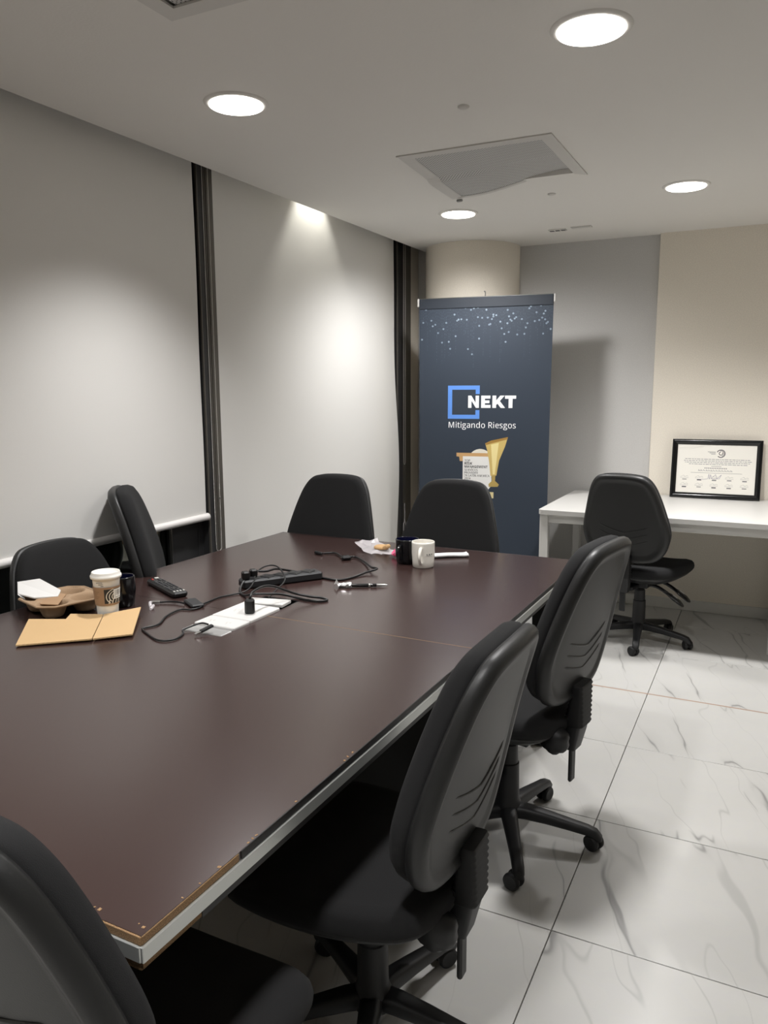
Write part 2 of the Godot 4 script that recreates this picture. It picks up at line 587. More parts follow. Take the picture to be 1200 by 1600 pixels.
	bar(st, [[Vector3(0, 0.092, 0.02), 0.052, 0.046, up.call(0.1)], [Vector3(0, 0.092, 0.06), 0.05, 0.044, up.call(0.12)], [Vector3(0, 0.085, 0.13), 0.044, 0.037, up.call(0.14)], [Vector3(0, 0.075, 0.20), 0.038, 0.032, up.call(0.18)], [Vector3(0, 0.0675, 0.25), 0.036, 0.030, up.call(0.35)], [Vector3(0, 0.062, 0.272), 0.036, 0.030, up.call(0.8)], [Vector3(0, 0.050, 0.284), 0.034, 0.030, up.call(1.4)], [Vector3(0, 0.040, 0.286), 0.028, 0.026, up.call(1.57)]], Vector3.LEFT, 0.34)
	mesh_cache.leg = done(st)
	st = mb()
	for s in [-1, 1]:
		var t := Transform3D(Basis(Vector3.FORWARD, PI / 2), Vector3(s * 0.0045, 0.0265, 0))
		var w2: Array = [[0.0, 0.0], [0.022, 0.0], [0.0255, 0.003], [0.0265, 0.007], [0.0255, 0.0145], [0.021, 0.018], [0.021, 0.018], [0.012, 0.0165], [0.0, 0.0165]]
		if s < 0:
			t = Transform3D(Basis(Vector3.FORWARD, -PI / 2), Vector3(s * 0.0045, 0.0265, 0))
		lathe(st, w2, 24, t, 4 + s)
	cbox(st, Vector3(0, 0.032, 0.004), Vector3(0.007, 0.036, 0.034), 0.003)
	tube(st, [Vector3(0, 0.044, 0.016), Vector3(0, 0.060, 0.016)], 0.008, 10, 9)
	mesh_cache.caster = done(st)

# turn: where the sitter would face (0 = towards +z); star: turn of the five-star base in the room
func chair(label: String, x: float, z: float, turn: float, star: float, lift: float, reach := 0.0) -> Node3D:
	var t := thing("office_chair", label, "chair", Vector3(x, 0, z), deg_to_rad(turn), "black office chairs")
	var top := Vector3(0, lift, 0)
	for e in [["seat", "seat", M.chair_fabric], ["seat_shell", "seat_shell", M.chair_plastic], ["backrest", "backrest", M.chair_fabric], ["back_shell", "back_shell", M.chair_plastic], ["mechanism", "mechanism", M.base_plastic], ["back_bracket", "bracket", M.base_plastic], ["bellows", "bellows", M.rubber], ["tail_bar", "tail_bar", M.base_plastic], ["knob", "knob", M.base_plastic]]:
		var o := put(e[0], mesh_cache[e[1]], e[2], t)
		o.position = top
		if e[0] in ["backrest", "back_shell", "back_bracket", "bellows", "tail_bar", "knob"]:
			o.position.z = -reach
		if e[0] == "back_shell":
			put("rib", mesh_cache.rib, M.chair_plastic, o)
		if e[0] == "back_bracket":
			put("screw", mesh_cache.screw, M.steel, o)
	for w in 2:
		var l := put("lever", mesh_cache["lever%d" % w], M.gloss_black, t)
		l.position = top
		put("white_mark", mesh_cache["mark%d" % w], M.white_mark, l)
	var col := put("gas_column", mesh_cache.column, M.base_plastic, t)
	col.scale.y = 1.0 + lift / 0.36
	for k in 5:
		var a := deg_to_rad(star - turn + 72.0 * k)
		var l := put("leg", mesh_cache.leg, M.base_plastic, t)
		l.rotation.y = a
		var c := put("caster", mesh_cache.caster, M.rubber, l)
		c.position = Vector3(0, 0, 0.286)
		c.rotation.y = 0.9 * sin(k * 2.3 + x * 7.0)
		c.translate_object_local(Vector3(0, 0, -0.016))
	return t

# ------------------------------------------------------------------ lamps
func ceiling_light(label: String, x: float, z: float, tilt := 0.0, wide := 63.5) -> void:
	var t := thing("ceiling_light", label, "ceiling light", Vector3(x, HC, z), 0.0, "round ceiling lights")
	put("trim_ring", lathed([[0.088, 0.004], [0.088, -0.004], [0.088, -0.004], [0.092, -0.007], [0.102, -0.006], [0.108, 0.0], [0.108, 0.004]], 48), M.lamp_ring, t)
	put("diffuser", lathed([[0.0, -0.003], [0.089, -0.003], [0.089, 0.004]], 48, Transform3D(Basis(Vector3.RIGHT, PI).scaled(Vector3(1, 1, 1)), Vector3(0, -0.006, 0))), M.lamp_glow, t)
	var l := SpotLight3D.new()
	l.name = "lamp_light"
	l.light_size = 0.085
	l.light_color = Color(1.0, 0.993, 0.99)
	l.light_energy = LAMP
	l.spot_angle = wide
	l.spot_angle_attenuation = 1.0
	l.spot_range = 14.0
	l.spot_attenuation = 2.0
	l.shadow_enabled = true
	l.rotation.x = -PI / 2 + deg_to_rad(tilt)
	l.position.y = -0.012
	t.add_child(l)

const LAMP := 2.35

# ------------------------------------------------------------------ build
func _ready() -> void:
	var cam := Camera3D.new()
	cam.name = "camera"
	cam.fov = rad_to_deg(2.0 * atan(800.0 / 1203.0))
	cam.keep_aspect = Camera3D.KEEP_HEIGHT
	cam.basis = Basis(Vector3.UP, deg_to_rad(26.535)) * Basis(Vector3.RIGHT, deg_to_rad(-9.144)) * Basis(Vector3.BACK, deg_to_rad(-0.275))
	cam.position = Vector3(0, 1.44, 0)
	cam.near = 0.05
	add_child(cam)
	cam.make_current()
	var we := WorldEnvironment.new()
	we.name = "environment"
	var env := Environment.new()
	env.background_mode = Environment.BG_COLOR
	env.background_color = Color(0.035, 0.04, 0.05)
	env.tonemap_mode = Environment.TONE_MAPPER_LINEAR
	env.tonemap_exposure = 1.68
	env.sdfgi_enabled = true
	env.ssao_enabled = true
	env.ssil_enabled = true
	we.environment = env
	add_child(we)
	make_materials()
	ceiling_light("round white ceiling light nearest the tall window blind at left", -1.665, -2.245, 0.0, 59.0)
	ceiling_light("large bright round ceiling light at the top right of the photo", -0.494, -2.233)
	ceiling_light("round ceiling light between the square air vent and the round column", -1.60, -4.13, 8.0, 78.0)
	ceiling_light("round ceiling light above the white desk at right", -0.43, -4.08)
	for p in [[0.72, -4.08], [-1.63, -0.38], [-0.46, -0.38], [-0.46, 1.45]]:
		ceiling_light("round ceiling light outside the photo", p[0], p[1])
	room()
	windows()
	chair_meshes()
	table()
	desk()
	banner()
	chairs()
	tabletop()

# ------------------------------------------------------------------ room
func room() -> void:
	var X1 := 2.2
	var Z1 := 2.6
	var fl := struct("floor", box(Vector3((X1 - 2.6) / 2, -0.04, (Z1 - 5.3) / 2), Vector3(X1 + 2.9, 0.06, Z1 + 5.5), 0.001), M.grout)
	var mats := []
	for k in 3:
		mats.append(tex_mat("marble_tile", marble(100 + 17 * k), 0.3))
	var kinds := []
	for k in 4:
		var st := mb()
		var u0 := float(k % 2)
		var v0 := float(k / 2)
		var tp := []
		var sd := []
		for d in [[-1, 1], [1, 1], [1, -1], [-1, -1]]:
			tp.append(Vector3(d[0] * 0.5975, 0.006, d[1] * 0.2975))
			sd.append(Vector3(d[0] * 0.5985, 0.005, d[1] * 0.2985))
		var uv := [Vector2(u0, 1 - v0), Vector2(1 - u0, 1 - v0), Vector2(1 - u0, v0), Vector2(u0, v0)]
		face(st, tp, Vector3.UP, uv)
		for i in 4:
			var j := (i + 1) % 4
			var e: Array = [uv[i], uv[j], uv[j], uv[i]]
			face(st, [tp[i], tp[j], sd[j], sd[i]], tp[i] + tp[j], e)
			face(st, [sd[i], sd[j], sd[j] - Vector3(0, 0.011, 0), sd[i] - Vector3(0, 0.011, 0)], tp[i] + tp[j], e)
		kinds.append(done(st))
	var r := RandomNumberGenerator.new()
	r.seed = 5
	for i in range(-2, 2):
		for k in range(-3, 8):
			var cx := -0.435 + 1.2 * i + 0.6
			var cz := -1.865 - 0.6 * k + 0.3
			var t := put("tile", kinds[3 * (r.randi() % 2)], mats[r.randi() % 3], fl)
			t.position = Vector3(cx, -0.0062 + 0.0001, cz) + Vector3(0, r.randf() * 0.0003, 0)
	put("worn_grout", box(Vector3(0.2, -0.0012, -3.665), Vector3(1.9, 0.003, 0.014), 0.001), M.dirty_grout, fl)
	# ceiling with two square openings
	var ce := struct("ceiling", slab([-2.245, -1.405, -0.845, X1 + 0.1], [-5.4, -3.615, -3.07, -1.655, -1.11, Z1 + 0.1], [Vector2i(1, 1), Vector2i(1, 3)], HC, HC + 0.05), M.ceiling_paint)
	struct("roof_slab", box(Vector3(-0.05, HC + 0.40, (Z1 - 5.4) / 2), Vector3(5.0, 0.1, Z1 + 5.8), 0.001), M.plain_wall, ce)
	# back wall: gray panel recessed beside a wide beige one
	var wb := struct("wall_back", box(Vector3(-1.5, 1.35, WZ - 0.09), Vector3(1.9, 2.9, 0.1), 0.001), M.gray_vinyl)
	struct("beige_panel", box(Vector3((X1 - 0.685) / 2, 1.35, WZ - 0.05), Vector3(X1 + 0.685, 2.9, 0.1), 0.002), M.beige_vinyl, wb)
	struct("baseboard_back", box(Vector3((X1 - 2.2) / 2, 0.035, WZ + 0.006), Vector3(X1 + 2.2, 0.07, 0.014), 0.002), M.skirting_tile)
	struct("wall_right", box(Vector3(X1 + 0.05, 1.35, (Z1 - 5.3) / 2), Vector3(0.1, 2.9, Z1 + 5.5), 0.001), M.plain_wall)
	struct("wall_front", box(Vector3(-0.05, 1.35, Z1 + 0.05), Vector3(5.0, 2.9, 0.1), 0.001), M.plain_wall)
	# left wall beside the windows
	var wl := struct("wall_left", box(Vector3(-2.395, 1.35, -5.19), Vector3(0.11, 2.9, 0.14), 0.002), M.beige_vinyl)
	struct("near_wall", box(Vector3(-2.36, 1.35, (Z1 - 0.7) / 2), Vector3(0.20, 2.9, Z1 + 0.7), 0.002), M.plain_wall, wl)
	struct("window_head", box(Vector3(-2.52, HC + 0.25, -2.8), Vector3(0.14, 0.5, 4.4), 0.002), M.plain_wall, wl)
	# round column in the corner
	struct("wall_column", lathed([[0.322, 0.0], [0.322, HC + 0.1]], 64, Transform3D(Basis.IDENTITY, Vector3(-1.905, 0, -5.20))), M.beige_vinyl)
	vents()

func vents() -> void:
	var x0 := -1.448
	var x1 := -0.803
	# the sagging grille over the table: corner heights at a(x0,z1) b(x1,z1) c(x1,z0) d(x0,z0)
	for n in 2:
		var z1 := -3.025 if n == 0 else -1.065
		var z0 := z1 - (0.635 if n == 0 else 0.625)
		var hh := [-0.004, -0.004, 0.018, -0.042] if n == 0 else [-0.002, -0.002, -0.002, -0.002]
		var t := thing("air_vent", ["square perforated air vent with one sagging corner above the table", "square perforated air vent cut off by the top edge of the photo"][n], "air vent", Vector3(0, HC, 0), 0.0, "")
		var at := func(u: float, v: float, y := 0.0) -> Vector3:
			var h: float = lerpf(lerpf(hh[0], hh[1], u), lerpf(hh[3], hh[2], u), v)
			if n == 0 and v > 0.5:
				h = lerpf(h, lerpf(hh[3], hh[2], smoothstep(0.15, 0.85, u)), v)
			return Vector3(lerpf(x0, x1, u), h + y, lerpf(z1, z0, v))
		# fixed frame strips on the ceiling, mitred
		var w := 0.05
		for s in 4:
			if n == 0 and (s == 2 or s == 3):
				continue
			var cs := [[Vector3(x0, 0, z1), Vector3(x1, 0, z1), Vector3(x1 - w, 0, z1 - w), Vector3(x0 + w, 0, z1 - w)], [Vector3(x1, 0, z1), Vector3(x1, 0, z0), Vector3(x1 - w, 0, z0 + w), Vector3(x1 - w, 0, z1 - w)], [Vector3(x1, 0, z0), Vector3(x0, 0, z0), Vector3(x0 + w, 0, z0 + w), Vector3(x1 - w, 0, z0 + w)], [Vector3(x0, 0, z0), Vector3(x0, 0, z1), Vector3(x0 + w, 0, z1 - w), Vector3(x0 + w, 0, z0 + w)]]
			var up := []
			for q in cs[s]:
				up.append(q + Vector3(0, 0.001, 0))
			put("frame_strip", prism(up, 0.006), M.vent_white, t)
		# perforated panel, a bent sheet
		var st := mb()
		var N := 16
		var lo := 0.09
		for i in N:
			for k in N:
				var p := []
				var uv := []
				for d in [[0, 0], [1, 0], [1, 1], [0, 1]]:
					var u: float = lerpf(lo, 1 - lo * 0.9, (i + d[0]) / float(N))
					var v: float = lerpf(lo * 0.5, 1 - lo * 0.6, (k + d[1]) / float(N))
					p.append(at.call(u, v, 0.004))
					uv.append(Vector2(u, v))
				st.set_smooth_group(0)
				face(st, p, Vector3.DOWN, uv)
		put("perforated_panel", done(st), M.perforated_metal, t)
		# the panel's own rim on the sides that hang
		if n == 0:
			for s in 2:
				st = mb()
				for k in N:
					var p := []
					for d in [[0, 0], [1, 0], [1, 1], [0, 1]]:
						var f: float = (k + d[0]) / float(N)
						if s == 0:
							p.append(at.call(lerpf(0.0, lo, d[1]), f, 0.003))
						else:
							p.append(at.call(lerpf(0.0, 0.92, f), lerpf(1.0, 1 - lo * 0.55, d[1]), 0.003))
					face(st, p, Vector3.DOWN)
					for q in 4:
						p[q] += Vector3(0, 0.004, 0)
					face(st, p, Vector3.UP)
				put("panel_rim", done(st), M.vent_white, t)
			put("loose_clip", box(Vector3(-1.41, -0.05, -3.655), Vector3(0.03, 0.012, 0.012), 0.003), M.duct_metal, t)
		var du := mb()
		cbox(du, Vector3((x0 + x1) / 2, 0.24, (z0 + z1) / 2), Vector3(0.68, 0.02, 0.68), 0.002)
		put("duct_plate", done(du), M.duct_metal, t)
		var dw := mb()
		for s in [-1, 1]:
			cbox(dw, Vector3((x0 + x1) / 2 + s * 0.285, 0.14, (z0 + z1) / 2), Vector3(0.01, 0.19, 0.58), 0.001)
			cbox(dw, Vector3((x0 + x1) / 2, 0.14, (z0 + z1) / 2 + s * 0.279), Vector3(0.56, 0.19, 0.01), 0.001)
		put("duct_wall", done(dw), M.duct_metal, t)
	for e in [[-1.228, -4.83, 0.105, "three small openings"], [-1.08, -4.805, 0.12, "one blank cover"]]:
		var t := thing("ceiling_diffuser", "small flush ceiling plate with %s, near the round column" % e[3], "ceiling plate", Vector3(e[0], HC, e[1]))
		put("plate", box(Vector3(0, -0.002, 0), Vector3(e[2], 0.006, 0.05), 0.002), M.vent_white, t)
		if e[2] < 0.11:
			for k in 3:
				put("opening", box(Vector3(-0.034 + 0.034 * k, -0.0052, 0), Vector3(0.026, 0.002, 0.026), 0.0005), M.remote_key, t)
		else:
			put("slot_edge", box(Vector3(0, -0.0052, 0.018), Vector3(0.11, 0.002, 0.004), 0.0005), M.duct_metal, t)
	for p in [[-1.0, -2.62, "nearer the camera"], [-1.037, -3.94, "beside the sagging vent's far edge"]]:
		var o := put("ceiling_sensor", lathed([[0.0, -0.008], [0.014, -0.007], [0.02, -0.003], [0.02, 0.002]], 20, Transform3D(Basis.IDENTITY, Vector3(p[0], HC, p[1]))), M.vent_white)
		tag(o, "tiny round white sensor on the ceiling, %s" % p[2], "sensor")

# ------------------------------------------------------------------ window wall
func windows() -> void:
	# full-height glazing behind the blinds
	var w1 := struct("window_1", box(Vector3(-2.43, HC / 2 + 0.08, -1.70), Vector3(0.008, HC + 0.2, 1.95), 0.001), M.pane_glass)
	struct("window_2", box(Vector3(-2.43, HC / 2 + 0.08, -3.88), Vector3(0.008, HC + 0.2, 1.80), 0.001), M.pane_glass)
	struct("sill_rail", box(Vector3(-2.43, 0.03, -2.95), Vector3(0.07, 0.06, 4.1), 0.003), M.dark_bronze, w1)
	struct("door_stile", box(Vector3(-2.405, HC / 2 + 0.1, -2.725), Vector3(0.03, HC + 0.2, 0.18), 0.002), M.dark_bronze, w1)
	struct("stile_edge", box(Vector3(-2.392, HC / 2 + 0.1, -2.630), Vector3(0.014, HC + 0.2, 0.007), 0.001), M.steel, w1)
	# stepped mullions
	for e in [[1, -2.812, -2.949], [2, -4.84, -5.118]]:
		var z0: float = e[1]
		var dz: float = (e[2] - z0)
		var t := struct("trim_%d" % e[0], box(Vector3(-2.415, HC / 2 + 0.1, z0 + dz * 0.5), Vector3(0.06, HC + 0.2, absf(dz)), 0.003), M.dark_bronze)
		struct("mullion_step", box(Vector3(-2.37, HC / 2 + 0.1, z0 + dz * 0.42), Vector3(0.05, HC + 0.2, absf(dz) * 0.36), 0.003), M.dark_bronze, t)
		struct("mullion_rib", box(Vector3(-2.343, HC / 2 + 0.1, z0 + dz * 0.24), Vector3(0.012, HC + 0.2, 0.008), 0.002), M.bronze, t)
		struct("mullion_rib", box(Vector3(-2.343, HC / 2 + 0.1, z0 + dz * 0.60), Vector3(0.012, HC + 0.2, 0.008), 0.002), M.bronze, t)
		struct("mullion_face", box(Vector3(-2.362, HC / 2 + 0.1, z0 + dz * 0.83), Vector3(0.055, HC + 0.2, absf(dz) * 0.34), 0.003), M.bronze, t)
	pocket_lamp(-3.80)
	# roller blinds
	var b1 := thing("roller_blind", "wide off-white roller blind ending above table height, left of the bronze mullion", "blind", Vector3(0, 0, 0), 0.0, "")
	blind(b1, -2.818, -0.80, 0.847, 0)
	var b2 := thing("roller_blind", "off-white roller blind behind the far chairs, reaching below table height", "blind", Vector3(0, 0, 0), 0.0, "")
	blind(b2, -4.85, -2.952, 0.10, 1)

# a small spotlight sunk in the slot above the blind, washing down over it
func pocket_lamp(z: float) -> void:
	var t := thing("slot_spotlight", "small spotlight in the slot above the far blind, known by its fan of light", "spotlight", Vector3(-2.272, HC + 0.30, z))
	put("housing", lathed([[0.0, 0.07], [0.024, 0.07], [0.026, 0.066], [0.026, 0.0], [0.023, 0.0], [0.022, 0.02]], 24), M.lamp_ring, t)
	put("lamp_glass", lathed([[0.022, 0.02], [0.022, 0.012], [0.0, 0.012]], 24), M.lamp_glow, t)
	var l := SpotLight3D.new()
	l.name = "lamp_light"
	l.light_size = 0.02
	l.light_color = Color(1.0, 0.99, 0.95)
	l.light_energy = 0.36
	l.spot_angle = 38.0
	l.spot_angle_attenuation = 0.5
	l.spot_range = 8.0
	l.spot_attenuation = 2.0
	l.shadow_enabled = true
	l.rotation.x = -PI / 2
	l.position.y = 0.004
	t.add_child(l)

func blind(t: Node3D, z0: float, z1: float, low: float, kind: int) -> void:
	var bx := WX
	var st := mb()
	var rows := 24
	var cols := 24
	var P := func(i: int, k: int, back: float) -> Vector3:
		var f := i / float(cols)
		var y := lerpf(low, HC + 0.10, k / float(rows))
		var z := lerpf(z0, z1, f)
		var x := bx - back
		if kind == 1:
			var e := exp(-f * 14.0)
			var bow := exp(-pow((y - 0.85) / 0.55, 2.0))
			z -= e * 0.055 * bow
			x += e * 0.012 * bow
		x += 0.0015 * sin(y * 7.0 + f * 9.0)
		return Vector3(x, y, z)
	st.set_smooth_group(0)
	for i in cols:
		for k in rows:
			face(st, [P.call(i, k, 0.0), P.call(i + 1, k, 0.0), P.call(i + 1, k + 1, 0.0), P.call(i, k + 1, 0.0)], Vector3.RIGHT)
	st.set_smooth_group(1)
	for i in cols:
		for k in rows:
			face(st, [P.call(i, k, 0.0012), P.call(i + 1, k, 0.0012), P.call(i + 1, k + 1, 0.0012), P.call(i, k + 1, 0.0012)], Vector3.LEFT)
	put("fabric", done(st), M.blind_fabric, t)
	st = mb()
	tube(st, [Vector3(bx, low, z0 - 0.004), Vector3(bx, low, z1 + 0.004)], 0.0165, 14)
	var bb := put("bottom_bar", done(st), M.blind_bar, t)
	for s in 2:
		put("end_cap", lathed([[0.0, -0.002], [0.015, -0.002], [0.0178, 0.0], [0.0178, 0.008], [0.0, 0.008]], 20, Transform3D(Basis(Vector3.RIGHT, -PI / 2 if s == 0 else PI / 2), Vector3(bx, low, z0 - 0.002 if s == 0 else z1 + 0.002))), M.blind_bar, bb)
	st = mb()
	tube(st, [Vector3(bx - 0.028, HC + 0.10, z0), Vector3(bx - 0.028, HC + 0.10, z1)], 0.028, 18)
	put("roller", done(st), M.blind_bar, t)
	# bead chain: two strands and a loop at the bottom
	var cz := z0 - 0.058 if kind == 0 else z0 - 0.125
	var lowc := 0.675 if kind == 0 else 0.90
	var half := 0.02 if kind == 0 else 0.014
	var cx := WX + 0.022
	var pts := [Vector3(cx, HC + 0.1, cz + half), Vector3(cx, 1.5, cz + half), Vector3(cx, lowc + 0.05, cz + half)]
	for k in range(1, 8):
		var a := PI * k / 8.0
		pts.append(Vector3(cx, lowc + 0.02 - 0.02 * sin(a), cz + half * cos(a)))
	pts.append_array([Vector3(cx, lowc + 0.05, cz - half), Vector3(cx, 1.5, cz - half), Vector3(cx, HC + 0.1, cz - half)])
	st = mb()
	tube(st, pts, 0.0016, 6)
	for i in pts.size() - 1:
		var d: Vector3 = pts[i + 1] - pts[i]
		var n := int(d.length() / 0.009)
		for k in n:
			var p: Vector3 = pts[i] + d * ((k + 0.5) / n)
			if p.y < 1.6:
				var h := 0.0023
				for s in [-1, 1]:
					for q in 4:
						var a0 := PI / 2 * q
						var a1 := a0 + PI / 2
						var tri := [p + Vector3(0, s * h, 0), p + Vector3(cos(a0) * h, 0, sin(a0) * h), p + Vector3(cos(a1) * h, 0, sin(a1) * h)]
						face(st, tri, tri[0] + tri[1] + tri[2] - p * 3.0)
	put("bead_chain", done(st), M.bead, t)
	if kind == 1:
		put("chain_tensioner", cable([Vector3(cx, 0.62, cz), Vector3(cx, 0.50, cz), Vector3(cx, 0.47, cz + 0.016), Vector3(cx, 0.43, cz + 0.018), Vector3(cx, 0.405, cz), Vector3(cx, 0.43, cz - 0.018), Vector3(cx, 0.47, cz - 0.016), Vector3(cx, 0.495, cz)], 0.003), M.plastic_film, t)
	if kind == 0:
		put("chain_joint", lathed([[0.0, -0.006], [0.004, -0.005], [0.0045, 0.0], [0.004, 0.005], [0.0, 0.006]], 12, Transform3D(Basis.IDENTITY, Vector3(cx, 0.93, cz - half))), M.steel, t)

# ------------------------------------------------------------------ conference table
func table() -> void:
	var t := thing("conference_table", "long dark wine-brown conference table with a chipped metal-trimmed edge", "table", Vector3.ZERO, -0.0113)
	var x0 := -2.122
	var x1 := -0.683
	var hx0 := -1.508
	var hx1 := -1.368
	# two halves of the top that meet in a seam, notched round the socket well
	for e in [[[-1.8685, -1.645, -0.645], [Vector2i(1, 0)], "tabletop"], [[-3.055, -2.057, -1.8700], [Vector2i(1, 1)], "tabletop"]]:
		put(e[2], slab([x0, hx0, hx1, x1], e[0], e[1], 0.7375, 0.75), M.wine_laminate, t)
	put("core", slab([x0 + 0.002, hx0, hx1, x1 - 0.0015], [-3.053, -2.057, -1.645, -0.647], [Vector2i(1, 1)], 0.700, 0.7374), M.chipboard, t)
	# dark edging: torn off next to the near corner
	var et := mb()
	cbox(et, Vector3(x1 + 0.0005, 0.7435, -1.955), Vector3(0.003, 0.0135, 2.21), 0.0006)
	put("edge_band", done(et), M.edge_band, t)
	put("edge_band", box(Vector3(x1 - 0.002, 0.7045, -1.91), Vector3(0.004, 0.0135, 2.30), 0.0006), M.edge_band, t)
	put("edge_band", box(Vector3((x0 + x1) / 2, 0.7435, -3.0555), Vector3(x1 - x0, 0.0135, 0.003), 0.0006), M.edge_band, t)
	put("edge_band", box(Vector3(x0 - 0.0005, 0.7435, -1.855), Vector3(0.003, 0.0135, 2.41), 0.0006), M.edge_band, t)
	put("bare_edge", box(Vector3(x1 - 0.0005, 0.7425, -0.745), Vector3(0.003, 0.0125, 0.200), 0.0008), M.chipboard, t)
	put("bare_edge", box(Vector3((x0 + x1) / 2, 0.7425, -0.6445), Vector3(x1 - x0, 0.0125, 0.003), 0.0008), M.chipboard, t)
	put("metal_strip", box(Vector3(x1 + 0.001, 0.7240, -1.850), Vector3(0.007, 0.0235, 2.416), 0.0012), M.alu_trim, t)
	put("metal_strip", box(Vector3((x0 + x1) / 2, 0.7240, -0.6440), Vector3(x1 - x0, 0.0235, 0.007), 0.0012), M.alu_trim, t)
	put("metal_strip", box(Vector3((x0 + x1) / 2, 0.7240, -3.0560), Vector3(x1 - x0, 0.0235, 0.007), 0.0012), M.alu_trim, t)
	put("lower_lip", box(Vector3((x0 + x1) / 2 + 0.002, 0.6985, -0.664), Vector3(x1 - x0 - 0.012, 0.012, 0.036), 0.005), M.chipboard, t)
	# chips knocked out of the laminate along the edge
	var r := RandomNumberGenerator.new()
	r.seed = 9
	for k in 16:
		var on_front := k < 6
		var c := Vector3(x1 - 0.002 - r.randf() * 0.004, 0.7502, -0.70 - r.randf() * 0.55) if not on_front else Vector3(-0.69 - r.randf() * 0.16, 0.7502, -0.655 - r.randf() * 0.006)
		put("chip", box(c, Vector3(0.002 + r.randf() * 0.004, 0.0010, 0.002 + r.randf() * 0.004), 0.0004, Basis(Vector3.UP, r.randf() * 3.0)), M.chipboard, t)
	put("seam_strip", box(Vector3((hx1 + x1) / 2, 0.7438, -1.86925), Vector3(x1 - hx1, 0.0130, 0.0016), 0.0002), M.chipboard, t)
	# socket well with its plates
	var w := put("socket_well", slab([hx0, hx0 + 0.004, hx1 - 0.004, hx1], [-2.057, -2.051, -1.651, -1.645], [Vector2i(1, 1)], 0.66, 0.7495), M.gloss_black, t)
	put("well_floor", box(Vector3((hx0 + hx1) / 2, 0.662, -1.851), Vector3(0.14, 0.004, 0.41), 0.001), M.gloss_black, w)
	for e in [["cover_flap", -1.673, 0.05, 0.752, M.foil, 0.0], ["socket_plate", -1.743, 0.078, 0.7575, M.socket_white, 0.0], ["socket_plate", -1.861, 0.154, 0.7585, M.socket_white, 0.0], ["socket_plate", -1.980, 0.062, 0.760, M.socket_white, 0.10]]:
		var pl := put(e[0], box(Vector3((hx0 + hx1) / 2 - (0.008 if e[5] else 0.0), e[3] - 0.006, e[1]), Vector3(0.146, 0.012, e[2]), 0.0025, Basis(Vector3.UP, e[5]) * Basis(Vector3.BACK, e[5] * 0.4)), e[4], t)
		if e[0] == "socket_plate" and not e[5]:
			for k in 2:
				for s in 3:
					put("socket_slot", box(Vector3((hx0 + hx1) / 2 - 0.035 + 0.06 * k + 0.006 * (s - 1), e[3] + 0.0001, e[1] + (0.012 if s == 1 else 0.0)), Vector3(0.003, 0.0008, 0.009), 0.0003), M.remote_light, pl)
	# legs
	for e in [[-1.27, -0.80], [-1.97, -0.80], [-0.80, -2.93], [-1.575, -2.93], [-2.04, -2.93]]:
		put("leg", box(Vector3(e[0], 0.349, e[1]), Vector3(0.06, 0.698, 0.06), 0.004), M.dark_panel, t)
	# the panel leg under the seam, with a white edge strip, and a spine along the middle
	put("leg_panel", box(Vector3(-1.17, 0.355, -1.80), Vector3(0.86, 0.685, 0.035), 0.002), M.dark_panel, t)
	put("white_strip", box(Vector3(-0.737, 0.50, -1.80), Vector3(0.006, 0.36, 0.030), 0.001), M.desk_frame, t)
	put("sticker", box(Vector3(-0.7335, 0.62, -1.793), Vector3(0.0012, 0.06, 0.012), 0.0003), M.remote_red, t)
	put("spine_panel", box(Vector3(-1.42, 0.46, -1.88), Vector3(0.03, 0.47, 1.5), 0.002), M.dark_panel, t)
	put("corner_bracket", box(Vector3(-0.76, 0.690, -0.668), Vector3(0.12, 0.004, 0.03), 0.001), M.gloss_black, t)
	put("cross_rail", box(Vector3(-1.40, 0.66, -2.93), Vector3(0.98, 0.05, 0.03), 0.003), M.dark_panel, t)
	put("cross_rail", box(Vector3(-1.38, 0.66, -0.80), Vector3(0.98, 0.05, 0.03), 0.003), M.dark_panel, t)

